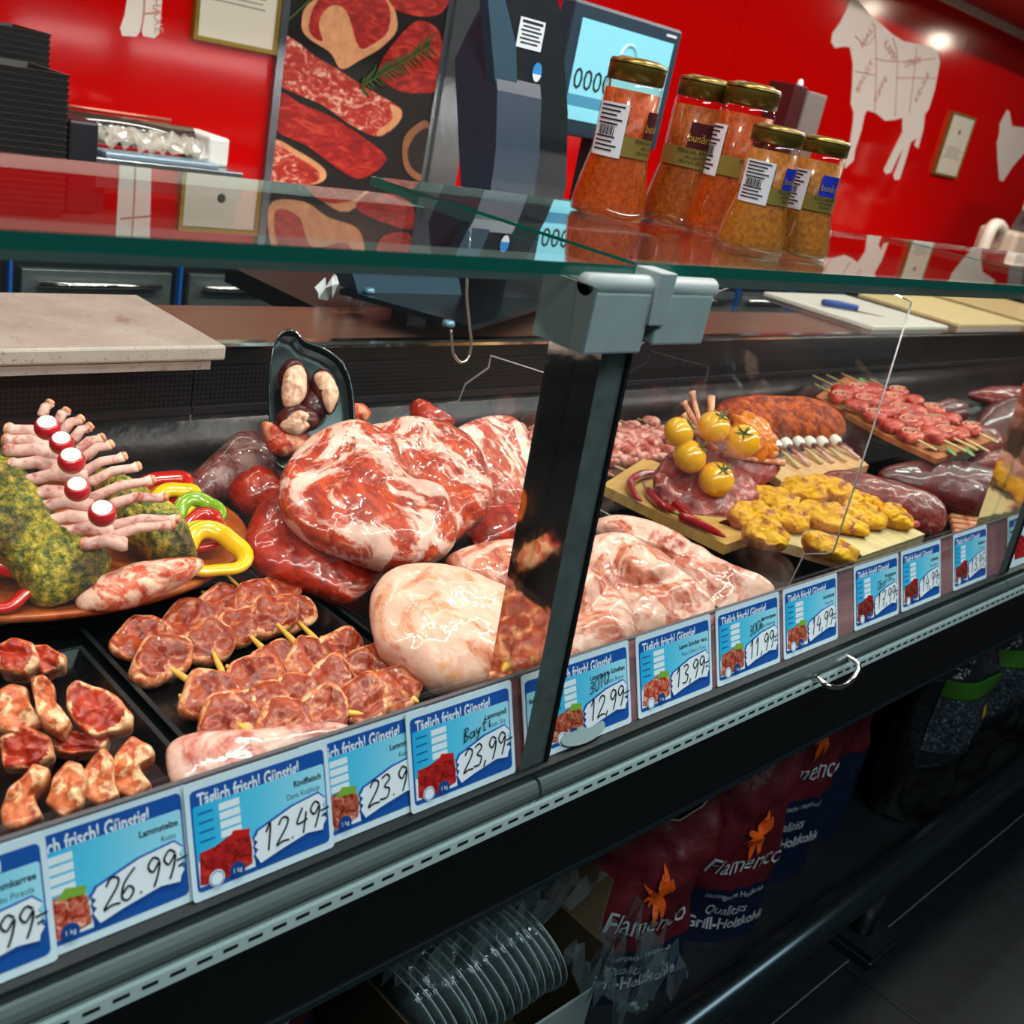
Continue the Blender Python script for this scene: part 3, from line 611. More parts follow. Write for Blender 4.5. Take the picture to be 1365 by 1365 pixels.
# stacks of dark foam trays on the back counter
FOAM = M('foam_tray_black', '181a1a', .55, var=.2); FRIM = M('foam_tray_rim', '4a4c48', .5)
def tray_mesh(w, d, h):
    mb = MB(); a, b = w / 2, d / 2; i = .007
    v = [(-a + i, -b + i, 0), (a - i, -b + i, 0), (a - i, b - i, 0), (-a + i, b - i, 0), (-a, -b, h), (a, -b, h), (a, b, h), (-a, b, h), (-a + .006, -b + .006, h), (a - .006, -b + .006, h), (a - .006, b - .006, h), (-a + .006, b - .006, h), (-a + i + .004, -b + i + .004, .003), (a - i - .004, -b + i + .004, .003), (a - i - .004, b - i - .004, .003), (-a + i + .004, b - i - .004, .003)]
    mb.add(v, [(3, 2, 1, 0), (0, 1, 5, 4), (1, 2, 6, 5), (2, 3, 7, 6), (3, 0, 4, 7), (8, 9, 13, 12), (9, 10, 14, 13), (10, 11, 15, 14), (11, 8, 12, 15), (12, 13, 14, 15)], 0).add(v, [(4, 5, 9, 8), (5, 6, 10, 9), (6, 7, 11, 10), (7, 4, 8, 11)], 1)
    o = mb.build('foam_tray', [FOAM, FRIM]); me = o.data; bpy.data.objects.remove(o); return me
PITCH = .0115
def stack(x, y, z, n, w, d, label_top, label_mid, gr):
    me = tray_mesh(w, d, .022)
    for k in range(n):
        o = obj('foam_tray', me, None, (x, y, z + k * PITCH)); tag(o, label_top if k == n - 1 else label_mid, 'tray', gr)
    return z + (n - 1) * PITCH
tr = at_y(66, 95, 2.18); br_ = at_y(68, 212, 2.18)
stack(br_.x - .13, 2.20, 1.005, 22, .26, .19, 'topmost black foam tray of the wide stack', 'black foam tray inside the wide stack at the left wall', 'wide stack of foam trays')
stack(at_y(50, 90, 2.36).x - .11, 2.415, 1.005, 27, .24, .19, 'topmost black foam tray of the tall rear stack', 'black foam tray inside the tall rear stack at the left wall', 'tall stack of foam trays')
# foil dispenser: steel shelf with a dark roll housing and crumpled film
fx0, fx1 = at_y(122, 212, 2.2).x, at_y(318, 235, 2.2).x
r = thing('film_dispenser', 'steel film wrapping station with crumpled clear film on it', 'film dispenser', ((fx0 + fx1) / 2, 2.3, 1.005))
hw = (fx1 - fx0) / 2
UP = .035
MB().box((-hw, -.12, .055), (hw, .12, .078 + UP), 0, None, .002).build('steel_shelf', M('dispenser_steel', '8d9798', .25, .85), r)
MB().box((-hw, -.10, .0), (-hw + .03, .1, .055)).box((hw - .03, -.10, .0), (hw, .1, .055)).build('leg_frame', M('back_counter_dark', '14171a', .4), r)
MB().box((-hw - .06, -.13, .0), (-hw + .0, .12, .145 + UP), 0, None, .006).build('side_housing', M('housing_navy', '0a0f18', .4), r)
MB().box((hw - .055, -.06, .078 + UP), (hw - .005, .08, .14 + UP), 0, None, .006).build('white_end_block', M('end_block', 'cfd2cc', .45), r)
MB().tube([(-hw, .03, .118 + UP), (hw - .055, .03, .118 + UP)], .030, 16).build('film_roll', M('film_roll_dark', '33362f', .15, .2, coat=1), r)
MB().tube([(-hw, .055, .152 + UP), (hw - .09, .055, .152 + UP)], .004, 8).build('cutting_bar', M('cut_bar', 'b86a58', .3, .6), r)
MB().box((-hw + .02, -.12, .078 + UP), (hw - .06, -.055, .090 + UP), 0, None, .003).build('heat_plate', M('heat_plate', '7f98a8', .3, .3), r)
def crumple(mb, c, sx, sy, sz, n, seed, mx=None):
    g = random.Random(seed); vs, fs = [], []
    for i in range(n + 1):
        for j in range(n + 1): vs.append((c[0] + (i / n - .5) * sx + g.uniform(-.4, .4) * sx / n, c[1] + (j / n - .5) * sy + g.uniform(-.4, .4) * sy / n, c[2] + g.uniform(0, 1) * sz))
    for i in range(n):
        for j in range(n): a = i * (n + 1) + j; fs += [(a, a + n + 1, a + n + 2), (a, a + n + 2, a + 1)]
    return mb.add(vs, fs, 0, False, mx)
FILM = glass('cling_film', 'f4f4f0', 1.7, .05, 'e8e6da', .22)
crumple(MB(), (-.02, -.06, .09 + UP), hw * 1.3, .10, .05, 12, 3).build('crumpled_film', FILM, r)
# grey box on the wall counter behind the spice jars, and the far slicer
c = at_y(1035, 225, 2.25)
r = thing('card_terminal', 'grey upright box with a dark red side behind the spice jars', 'box', (at_y(1052, 165, 2.25).x, 2.25, 1.005))
top = at_y(1060, 118, 2.25).z - 1.005
MB().box((-.02, -.06, 0), (.10, .06, top), 0, None, .004).build('grey_case', M('terminal_grey', '6a6360', .5), r)
MB().box((-.10, -.05, 0), (-.021, .06, top + .01), 0, None, .003).build('dark_case', M('terminal_maroon', '3a0a0c', .4), r)
MB().lathe([(0, 0), (.012, .01), (.008, .03), (0, .035)], 12, 0, Matrix.Translation((-.0, 0, top))).build('knob', M('end_block', 'cfd2cc', .45), r)
sl_x = at_y(1345, 300, 2.2).x
r = thing('meat_slicer', 'white and grey slicing machine at the far right of the back counter', 'slicer', (sl_x, 2.2, 1.005))
MB().box((-.30, -.12, 0), (.55, .2, .06), 0, None, .01).build('base', M('slicer_dark', '241414', .4), r)
MB().box((-.10, -.10, .06), (.12, .1, .24), 0, None, .02).build('motor_housing', M('slicer_cream', 'b9a892', .35), r)
MB().prism([(-.02, -.05, .06), (.10, -.05, .06), (.42, -.05, .62), (.30, -.05, .62)], (0, .07, 0)).build('column', M('slicer_grey', '6a6562', .3, .5), r)
MB().box((-.02, -.09, .34), (.20, -.04, .50), 0, None, .01).build('control_box', M('slicer_white', 'c8c2b2', .35), r)
MB().lathe([(0, -.012), (.15, -.012), (.16, 0), (.15, .012), (0, .012)], 32, 0, Matrix.Translation((.52, -.02, .30)) @ Matrix.Rotation(math.pi / 2, 4, 'X')).build('blade_guard', M('slicer_cream', 'b9a892', .35), r)
MB().tube(smooth_loop([(-.26, -.02, .08), (-.24, -.02, .24), (-.12, -.02, .24), (-.06, -.02, .16)], 14, False), .03, 10).build('handle_arm', M('slicer_white', 'c8c2b2', .35), r)
MB().box((.17, -.095, .40), (.22, -.05, .46)).build('yellow_sign', M('slicer_yellow', 'c9a23a', .4), r)

# ================================================================== on the staff side of the counter
def marble():
    t = NT('speckled_stone'); b = t.b
    base = t.ramp(t.noise(14, 4, .6), [(.35, 'a89890'), (.7, 'bfb0aa')])
    sp = t.ramp(t.noise(230, 2, .5), [(.30, '5a4038'), (.36, 'd8ccc4')]); st = t.ramp(t.noise(6, 5, .75, .8), [(.62, 'ffffff'), (.72, 'b98a6a')])
    t.l(t.mix(1.0, t.mix(.6, base, sp, 'MULTIPLY'), st, 'MULTIPLY'), b.inputs['Base Color']); b.inputs['Roughness'].default_value = .35; return t.m
MARB = marble()
def stone(label, x0, x1, y0, y1, z):
    r = thing('stone_slab', label, 'slab', ((x0 + x1) / 2, (y0 + y1) / 2, z))
    w, d = (x1 - x0) / 2, (y1 - y0) / 2
    MB().box((-w, -d, .014), (w, d, .032), 0, None, .003).build('slab_top', MARB, r)
    MB().box((-w, -d + .012, 0), (w - .012, d, .014)).build('slab_foot', MARB, r)
stone('pale speckled stone slab on the worktop, at the left edge', -.5, .652, 1.085, 1.315, 1.031)
PLW = M('cutting_board_white', 'c9c4b8', .4, var=.05)
def cut_board(label, pxl, pxr, dep, m, z=1.031):
    a = at_z(*pxl, z + .012); b = at_z(*pxr, z + .012); y0 = (a.y + b.y) / 2
    r = thing('cutting_board', label, 'cutting board', ((a.x + b.x) / 2, y0 + dep / 2, z)); w = (b.x - a.x) / 2
    MB().box((-w, -dep / 2, .010), (w, dep / 2, .022), 0, None, .003).build('board_top', m, r)
    MB().box((-w + .012, -dep / 2 + .008, 0), (w - .012, dep / 2, .010)).build('board_foot', M('board_foot', 'b8a8a4', .4), r)
    return r, y0
r1, yb1 = cut_board('white cutting board with a blue handled knife on it', (1162, 440), (1265, 440), .32, PLW)
r2, yb2 = cut_board('cream cutting board right of the knife', (1285, 438), (1362, 434), .32, M('cutting_board_cream', 'c8b07e', .4, var=.08))
r3, yb3 = cut_board('cutting board at the far right edge of the worktop', (1372, 432), (1440, 430), .32, M('cutting_board_tan', 'b89a6a', .4, var=.08))
k0, k1, k2 = at_z(1096, 404, 1.06), at_z(1142, 412, 1.06), at_z(1205, 426, 1.055)
kn = thing('butcher_knife', 'knife with a blue plastic handle lying on the white board', 'knife', (k1.x, k1.y, 1.053))
o = Vector((k1.x, k1.y, 1.053))
MB().tube([Vector((k0.x, k0.y, 1.0625)) - o, Vector(((k0.x + k1.x) / 2, (k0.y + k1.y) / 2, 1.064)) - o, Vector((k1.x, k1.y, 1.0625)) - o], [.008, .0095, .008], 10).build('handle', M('knife_blue', '123a86', .4), kn)
d = (k2 - k1).normalized(); n = Vector((-d.y, d.x, 0)); L = (k2 - k1).length
MB().prism([n * .012 + Vector((0, 0, .001)), n * -.010 + Vector((0, 0, .001)), d * L + n * -.004 + Vector((0, 0, .001))], (0, 0, .002)).build('blade', M('knife_steel', 'b7a890', .2, .9), kn)
# the scale: tall dark column, keyboard deck, weighing plate and display
NV = M('scale_navy', '1b3140', .42, var=.12, vs=60); NVD = M('scale_black', '0d161c', .38, var=.15); SB = M('scale_slate', '2a4454', .4)
so = Vector((1.30, 1.40, 1.0305)); sc = thing('label_scale', 'dark tower scale with receipt printer behind the glass shelf', 'scale', so)
def spart(mb, name, m, parent=None): mb.v = [tuple(Vector(v) - so) for v in mb.v]; return mb.build(name, m, sc if parent is None else parent)
sy = 1.34
tx = at_y(656, 130, sy).x
front = [at_y(a, b, sy) for a, b in ((668, -30), (688, 60), (690, 140), (683, 220), (672, 276), (740, 300), (755, 250), (757, 150), (752, 80), (748, 20), (740, -20))]
spart(MB().prism(front, (0, .05, 0)), 'tower', NVD)
side = [at_y(a, b, sy - .002) for a, b in ((648, -30), (667, -30), (688, 60), (690, 140), (683, 220), (672, 276), (650, 268), (658, 200), (661, 120), (654, 40))]
spart(MB().prism(side, (0, .02, 0)), 'tower_edge', SB)
flank = [at_x(a, b, tx) for a, b in ((648, -5), (656, 40), (663, 120), (661, 200), (652, 268), (628, 258), (614, 248), (610, 160), (606, 80), (625, 38))]
spart(MB().prism(flank, (.10, 0, 0)), 'tower_flank', NV)
lab = at_y(708, 46, sy - .0015); lw, lh = .056, .044
g = spart(MB().box((lab.x - lw / 2, sy - .0014, lab.z - lh / 2), (lab.x + lw / 2, sy - .0004, lab.z + lh / 2)), 'white_label', M('label_white', 'c2cfd4', .4))
mb = MB()
for i in range(6): mb.box((lab.x - (.020 if i % 2 else .023), sy - .0020, lab.z + .015 - i * .006), (lab.x + (.018 if i % 2 else .023), sy - .0015, lab.z + .0172 - i * .006 + (.0015 if i == 0 else 0)))
spart(mb, 'label_lines', INK)
ov = at_y(716, 96, sy - .001)
spart(MB().prism([(ov.x + .010 * math.cos(a), sy - .0012, ov.z + .014 * math.sin(a)) for a in [k * math.pi / 12 for k in range(24)]], (0, .0008, 0)), 'blue_seal', M('seal_blue', '2f7fc0', .35))
spart(MB().prism([(ov.x + .010 * math.cos(a), sy - .0018, ov.z - .001 + .014 * math.sin(a)) for a in [math.pi + .2 + k * (math.pi - .4) / 12 for k in range(13)]], (0, .0005, 0)), 'seal_white', M('label_white', 'c2cfd4', .4))
# lower body with sloping keyboard and weighing plate
spart(MB().prism([at_y(a, b, 1.31) for a, b in ((466, 352), (560, 345), (612, 372), (616, 398), (600, 430), (560, 420), (478, 392))], (0, .05, 0)), 'printer_hood', SB)
spart(MB().box((1.30, 1.30, 1.05), (1.68, 1.60, 1.20), 0, None, .01), 'scale_body', NVD)
p = [at_z(a, b, 1.066) for a, b in ((452, 392), (628, 442), (760, 400), (560, 372))]
spart(MB().prism(p, (0, 0, .008)), 'weighing_plate', M('plate_dark', '0c151c', .25, .5))
spart(MB().box((1.08, 1.28, 1.0305), (1.12, 1.32, 1.066)).box((1.48, 1.28, 1.0305), (1.52, 1.32, 1.066)).box((1.2, 1.5, 1.0305), (1.24, 1.54, 1.066)), 'plate_foot', NVD)
for a, b in ((492, 387), (598, 431)):
    q_ = at_z(a, b, 1.078); spart(MB().lathe([(.009, 0), (.010, .003), (.008, .008), (0, .009)], 14, 0, Matrix.Translation((q_.x, q_.y, 1.074))), 'plate_knob', M('knob_blue', '5b7f94', .3, .5))
spart(MB().box((1.42, 1.285, 1.085), (1.56, 1.30, 1.135), 0, None, .003), 'card_slot', M('slot_grey', '2a2830', .4))
# customer display on its stand
dc = at_y(835, 95, 1.50); ds = thing('scale_display', 'customer display screen on the scale, half hidden by spice jars', 'display', (dc.x, 1.5, 1.20))
do = Vector((dc.x, 1.5, 1.20))
def dpart(mb, name, m): mb.v = [tuple(Vector(v) - do) for v in mb.v]; return mb.build(name, m, ds)
q4 = [at_y(a, b, 1.50) for a, b in ((765, 182), (772, -2), (912, 38), (898, 205))]
x0, x1, z0, z1 = q4[1].x - .005, q4[2].x, q4[0].z, q4[1].z
dpart(MB().box((x0, 1.50, z0), (x1, 1.54, z1), 0, None, .006), 'bezel', NV)
dpart(MB().box((x0 + .024, 1.4985, z0 + .03), (x1 - .022, 1.4998, z1 - .028)), 'screen', M('screen_glow', '6fb6c6', .3, emit='7fc3d2', es=.40))
dpart(MB().box((x0 + .024, 1.4978, z0 + .055), (x1 - .022, 1.4984, z0 + .075)), 'screen_bar', M('screen_bar', '3f7f9a', .3, emit='3f7f9a', es=.3))
mb = MB()
v, f = text_mesh('0000', .055); mb.add(v, f, 0, False, frame((x0 + .028, 1.4975, z0 + .085), (1, 0, 0), (0, 0, 1)))
dpart(mb, 'screen_digits', INK)
dpart(MB().tube([((x0 + x1) / 2 + .01 + .026 * math.cos(a), 1.4985, z1 - .075 + .026 * math.sin(a)) for a in [k * math.pi / 14 for k in range(28)]], .006, 6, 0, None, True, .1, True), 'screen_ring', M('screen_ring', '9fc9d2', .3, emit='9fc9d2', es=.3))
dpart(MB().box((x1 - .05, 1.4988, z1 - .018), (x1 - .018, 1.4998, z1 - .013)), 'maker_mark', M('label_white', 'c2cfd4', .4))
dpart(MB().box(((x0 + x1) / 2 - .03, 1.51, 1.20), ((x0 + x1) / 2 + .03, 1.54, z0 + .01)).box((x0 - .02, 1.46, 1.20), (x1 + .02, 1.58, 1.215)), 'stand', NVD)
# crumpled receipt and bent wire hooks
r = tag(crumple(MB(), (0, 0, 0), .07, .05, .05, 6, 8).build('crumpled_paper', M('paper_white', 'cfd4d8', .6), None, at_z(455, 405, 1.032)), 'crumpled white receipt beside the weighing plate', 'paper')
WIRE = M('hook_wire', 'a9a29c', .2, .9)
hk = lambda pts: smooth_loop(pts, 30, False)
P = [at_y(a, b, .70) for a, b in ((620, 345), (622, 385), (626, 435), (628, 455), (625, 476), (614, 483), (604, 470), (602, 448), (601, 440))]
P[0].z = 1.285
hook = MB().tube(hk([p_ - P[0] for p_ in P]), .0013, 8).build('wire_hook', WIRE, None, P[0]); tag(hook, 'bent steel wire hook hanging under the left glass shelf', 'hook')

# ================================================================== the meat
def meat_mat(name, red, mid, fat, lo=.42, hi=.58, sc=14, st=(1, 1, 1), rough=.30, coat=.35, veins=.0, wrap=0.0, spots=None, bump=.35, dark=None, wb=.8):
    """muscle with fat or membrane patches; wrap adds the wrinkled shine of cling film"""
    if name in MATS: return MATS[name]
    t = NT(name); b = t.b
    f = t.noise(sc, 7, .62, 1.3, t.co(st)); hi = lo + (hi - lo) * .5
    fib = t.noise(75, 5, .7, .6, t.co((1, .22, .7)))
    lean = t.mix(t.ramp(fib, [(.40, '000000'), (.60, 'ffffff')]), red, mid)
    strk = t.noise(30, 5, .7, 1.6, t.co((.35, 1.3, 1)))
    if veins: lean = t.mix(t.ramp(strk, [(.56, '000000'), (.66, 'aaaaaa')]), lean, fat)
    cov = t.mix(t.ramp(t.noise(sc * 3.2, 6, .7, .8), [(.38, '000000'), (.62, 'ffffff')]), mid, fat)
    cov = t.mix(.72, cov, fat)
    c = t.mix(t.ramp(f, [(lo, '000000'), (hi, 'ffffff')]), lean, cov)
    c = t.mix(.30, c, t.ramp(fib, [(.30, '8a2a1c'), (.55, 'ffffff')]), 'MULTIPLY')
    if spots: c = t.mix(t.ramp(t.noise(34, 3, .6), [(.60, '000000'), (.70, 'ffffff')]), c, spots)
    if dark: c = t.mix(t.ramp(t.noise(9, 3, .6), [(.5, '000000'), (.68, 'ffffff')]), c, dark)
    t.l(c, b.inputs['Base Color'])
    b.inputs['Roughness'].default_value = rough + .12; b.inputs['Specular IOR Level'].default_value = .28; b.inputs['Coat Weight'].default_value = (wrap if wrap else coat * .45); b.inputs['Coat Roughness'].default_value = .09 if wrap else .12
    b.inputs['Subsurface Weight'].default_value = .06; b.inputs['Subsurface Radius'].default_value = (.012, .003, .002); b.inputs['Subsurface Scale'].default_value = .5
    t.l(t.bump(t.noise(110, 4, .6), bump, .002), b.inputs['Normal'])
    if wrap: t.l(t.bump(t.noise(17, 3, .5, 1.0, t.co((1, .6, 1))), wb * .6, .010), b.inputs['Coat Normal'])
    MATS[name] = t.m; return t.m
LAMB = meat_mat('lamb_membrane', '941e04', 'c04016', 'e6baac', .47, .57, 10, (1, 1, 1), .32, .4, .5, .7)
LAMB2 = meat_mat('lamb_dark_red', '820f02', 'b02a0c', 'e8b49c', .58, .70, 12, (1, 1, 1), .3, .5, .6, .8)
LAMB3 = meat_mat('lamb_striped', 'a83424', 'c8604c', 'eccabc', .46, .58, 16, (1.8, .5, 1), .3, .5, .3, .6)
PALE = meat_mat('pale_skin', 'c0603a', 'd48a6c', 'e4ae9c', .38, .52, 9, (1, 1, 1), .33, .4, 0, .7, 'd88f68')
PALE2 = meat_mat('pale_pink_skin', 'a83c24', 'c8745c', 'e4ae9e', .44, .56, 12, (1, 1, 1), .33, .4, .15, .7, 'c4705a')
NOIS = meat_mat('noisette_lean', '7e2010', 'a03c20', 'cc7c5a', .52, .72, 55, (1, 1, 1), .28, .4, 0)
NFAT = meat_mat('noisette_fat', 'b04522', 'cc7048', 'e8a87e', .46, .64, 50, (1, 1, 1), .35, .3, 0)
CHOP = meat_mat('stew_red', '861206', 'b02e14', 'e8a07c', .60, .72, 34, (1, 1, 1), .3, .4, .3)
CHOPF = meat_mat('stew_pale', 'ac3a1c', 'd4683c', 'f2ba92', .46, .58, 34, (1, 1, 1), .3, .4, .2)
NECK = meat_mat('neck_dark', '5e1c1a', '7c3a36', 'a88078', .45, .66, 14, (1, 2, 1), .3, .4, .4, .6)
BEEF = meat_mat('beef_vacuum', '3c0503', '5c0b08', '7a221c', .62, .9, 9, (1, 1, 1), .35, .3, 0, .45, wb=.35)
BEEFF = meat_mat('beef_fat_seam', '540a06', '7a1c14', 'b88478', .58, .76, 14, (1, 1, 1), .35, .3, .3, .45, wb=.45)
KIDR = meat_mat('kidney_dark', '2c0a08', '4a1410', '6a2a22', .5, .8, 20, (1, 1, 1), .2, .7)
SUET = meat_mat('suet', 'a8644c', 'cc9478', 'deb498', .38, .6, 34, (1, 1, 1), .4, .3, 0, 0, '6a1a14')
BONE = meat_mat('rib_bone', 'b85a50', 'd28e84', 'e4b4a8', .36, .60, 60, (1, 1, 1), .4, .2)
BONET = meat_mat('rib_tip', 'b8482c', 'd07850', 'e0a884', .40, .7, 80, (1, 1, 1), .4, .2)
def herb_mat():
    t = NT('herb_crust'); b = t.b
    c = t.ramp(t.noise(120, 5, .75), [(.30, '1c260a'), (.43, '4c5614'), (.54, 'a08a1e'), (.66, 'd8b444')])
    t.l(t.mix(t.ramp(t.noise(22, 3), [(.45, '000000'), (.65, 'ffffff')]), c, '8a7838', 'MULTIPLY'), b.inputs['Base Color'])
    b.inputs['Roughness'].default_value = .5; t.l(t.bump(t.noise(160, 4, .7), .9, .004), b.inputs['Normal']); return t.m
HERB = herb_mat()
def spice_mat():
    t = NT('spice_crust'); b = t.b
    t.l(t.ramp(t.noise(60, 6, .75, .5), [(.30, '280a02'), (.44, '6e1e04'), (.56, 'b04606'), (.74, 'd07818')]), b.inputs['Base Color'])
    b.inputs['Roughness'].default_value = .55; b.inputs['Specular IOR Level'].default_value = .2; t.l(t.bump(t.noise(150, 4, .7), .8, .003), b.inputs['Normal']); return t.m
SPICE = spice_mat()
def yellow_mat():
    t = NT('yellow_marinade'); b = t.b
    y = t.ramp(t.noise(70, 5, .7, .5), [(.30, '9a5404'), (.45, 'd48c06'), (.65, 'e8ae14')]); m = t.ramp(t.noise(60, 5, .7), [(.35, '7a2418'), (.65, 'c06a52')])
    t.l(t.mix(t.ramp(t.noise(24, 5, .6, 1.2), [(.50, '000000'), (.56, 'ffffff')]), y, m), b.inputs['Base Color'])
    b.inputs['Roughness'].default_value = .45; b.inputs['Specular IOR Level'].default_value = .25; b.inputs['Coat Weight'].default_value = .1; t.l(t.bump(t.noise(90, 5, .7), .9, .004), b.inputs['Normal']); return t.m
YELLOWM = yellow_mat()
def wood(name, a, b_, sc=8, st=(1, 12, 1), rough=.45):
    if name in MATS: return MATS[name]
    t = NT(name); t.l(t.ramp(t.noise(sc, 5, .6, .6, t.co(st)), [(.3, a), (.7, b_)]), t.b.inputs['Base Color']); t.b.inputs['Roughness'].default_value = rough
    t.l(t.bump(t.noise(sc * 3, 3, .6, 0, t.co(st)), .15, .001), t.b.inputs['Normal']); MATS[name] = t.m; return t.m
PLATTER = wood('cherry_platter', '8a3408', 'c05c18', 6, (6, 1, 1), .35)
BAMBOO = wood('bamboo', 'b4803c', 'd8a85c', 7, (2, 14, 1)); BAMBOOP = wood('pale_bamboo', 'b09060', 'd2b88a', 7, (14, 2, 1))
STICK = M('skewer_wood', 'd8a040', .5, var=.15, vs=60); STICKP = M('pale_skewer_wood', 'c8aa70', .5, var=.15, vs=60)
TRAYB = M('display_tray_black', '07080a', .25, coat=.4)
DECK = .8262
def dtray(label, x0, x1, y0, y1, z=DECK, h=.016):
    r = thing('display_tray', label, 'tray', ((x0 + x1) / 2, (y0 + y1) / 2, z), 'black display trays on the deck'); a, b = (x1 - x0) / 2, (y1 - y0) / 2; i = .012
    v = [(-a + i, -b + i, 0), (a - i, -b + i, 0), (a - i, b - i, 0), (-a + i, b - i, 0), (-a, -b, h), (a, -b, h), (a, b, h), (-a, b, h), (-a + .005, -b + .005, h), (a - .005, -b + .005, h), (a - .005, b - .005, h), (-a + .005, b - .005, h), (-a + i + .003, -b + i + .003, .003), (a - i - .003, -b + i + .003, .003), (a - i - .003, b - i - .003, .003), (-a + i + .003, b - i - .003, .003)]
    MB().add(v, [(3, 2, 1, 0), (0, 1, 5, 4), (1, 2, 6, 5), (2, 3, 7, 6), (3, 0, 4, 7), (8, 9, 13, 12), (9, 10, 14, 13), (10, 11, 15, 14), (11, 8, 12, 15), (12, 13, 14, 15)], 0).build('dish', TRAYB, r)
    MB().add(v, [(4, 5, 9, 8), (5, 6, 10, 9), (6, 7, 11, 10), (7, 4, 8, 11)], 0).build('rim', M('tray_rim', '1b1f22', .25), r)
dtray('black display tray under the diced lamb', .12, .395, .60, .86)
dtray('black display tray under the lamb noisette skewers', .405, .655, .60, .98)
dtray('black display tray under the lamb shoulders', .665, 1.115, .60, 1.12)
dtray('black display tray under the crown roast', 1.125, 1.48, .60, 1.12)
dtray('black display tray under the yellow chops', 1.49, 1.93, .60, 1.12)
dtray('black display tray under the vacuum packed beef', 1.94, 2.45, .60, 1.12)
dtray('black display tray at the far right of the counter', 2.46, 3.1, .60, 1.12)
def meat(name, label, cat, px, ref, N, top, bot, mat, group=None, rim=0, **kw):
    p0 = at_z(*ref); P = [on(a, b, p0, N) for a, b in px]
    vs, fs = lump(P, N, top, bot, **kw); lo = min(v.z for v in vs)
    if lo < DECK + .0045:                       # settle on the tray floor
        for v in vs: v.z = max(v.z, DECK + .0045)
    o = base_of(vs); ob = (MB().slots(local(vs, o), fs, rim_slots(kw.get('seg', 56), kw.get('rings', 12), rim, kw.get('seed', 0))) if rim else MB().add(local(vs, o), fs, 0, True)).build(name, mat, None, o)
    return tag(ob, label, cat, group)
N1 = (-.25, -.50, .83); N2 = (-.15, -.35, .92)
G1 = 'lamb shoulders piled in the middle'
meat('lamb_shoulder', 'largest wrapped lamb shoulder on top of the pile', 'meat', [(372, 640), (385, 612), (410, 585), (440, 570), (480, 567), (522, 588), (538, 620), (560, 645), (592, 658), (608, 688), (610, 715), (597, 735), (562, 748), (520, 752), (480, 742), (440, 728), (400, 705), (375, 672)], (490, 660, .955), N1, .028, .055, LAMB, G1, amp=.009, ridge=.010, freq=15, p=3, q=.45, seed=1, rings=18, seg=90)
meat('lamb_shoulder', 'wrapped lamb shoulder flap folded behind the largest one', 'meat', [(480, 580), (510, 562), (560, 560), (615, 578), (645, 610), (657, 650), (652, 690), (630, 702), (602, 722), (560, 700), (520, 640)], (580, 640, .945), N1, .024, .05, LAMB, G1, amp=.011, ridge=.012, freq=16, p=3, q=.45, seed=2, rings=16, seg=80)
meat('lamb_shoulder', 'dark red lamb shoulder lowest left in the pile', 'meat', [(325, 730), (328, 700), (345, 672), (380, 662), (430, 690), (480, 715), (520, 745), (505, 772), (485, 790), (462, 800), (420, 786), (380, 772), (345, 756)], (415, 735, .885), N2, .024, .045, LAMB2, G1, amp=.008, seed=3, rings=16, seg=80)
meat('lamb_shoulder', 'streaky lamb shoulder at the right rear of the pile', 'meat', [(598, 585), (640, 557), (680, 558), (706, 588), (724, 625), (732, 665), (700, 680), (650, 684), (610, 660), (590, 620)], (665, 620, .935), N1, .026, .06, LAMB3, G1, ridge=.008, freq=16, p=3, q=.45, amp=.009, seed=4, rings=16, seg=72)
meat('lamb_shoulder', 'dark red shoulder cut wedged under the streaky one', 'meat', [(612, 690), (655, 680), (720, 676), (760, 690), (750, 720), (690, 732), (640, 732)], (690, 705, .875), N2, .030, .035, LAMB2, G1, amp=.006, seed=5)
meat('shank_bone', 'short red shank end rising behind the shoulders', 'meat', [(546, 545), (552, 534), (565, 538), (590, 555), (606, 566), (585, 575), (555, 565)], (575, 555, .955), N1, .018, .018, LAMB2, None, amp=.003, seed=6, seg=32, rings=8)
G2 = 'pale wrapped legs along the glass'
meat('lamb_joint', 'plump pale leg left of the steel post, nearest the glass', 'meat', [(494, 805), (506, 775), (535, 760), (580, 758), (625, 770), (670, 788), (705, 808), (725, 840), (718, 880), (690, 905), (640, 917), (590, 915), (562, 902), (535, 882), (506, 858)], (605, 835, .886), N2, .032, .055, PALE, G2, ridge=.008, freq=14, p=2.8, q=.5, amp=.009, seed=7, rings=18, seg=90)
meat('lamb_joint', 'pale leg half hidden behind the plump one', 'meat', [(595, 750), (615, 733), (660, 726), (720, 728), (770, 740), (775, 790), (740, 815), (690, 800), (640, 775)], (690, 765, .885), N2, .026, .05, PALE2, G2, ridge=.008, freq=15, amp=.009, seed=8, rings=14, seg=70)
meat('lamb_joint', 'rounded pale leg just right of the steel post', 'meat', [(722, 800), (735, 765), (770, 752), (805, 765), (830, 795), (845, 832), (842, 862), (800, 885), (745, 895), (715, 850)], (785, 820, .884), (-.40, -.38, .83), .028, .05, PALE2, G2, ridge=.012, freq=16, amp=.010, seed=9, rings=16, seg=80)
meat('lamb_joint', 'pale leg in the middle of the three right of the post', 'meat', [(762, 745), (785, 718), (830, 710), (880, 735), (925, 772), (950, 808), (938, 838), (890, 850), (845, 850), (815, 800), (780, 770)], (860, 785, .866), (-.45, -.36, .82), .026, .045, PALE2, G2, ridge=.012, freq=16, amp=.010, seed=10, rings=16, seg=80)
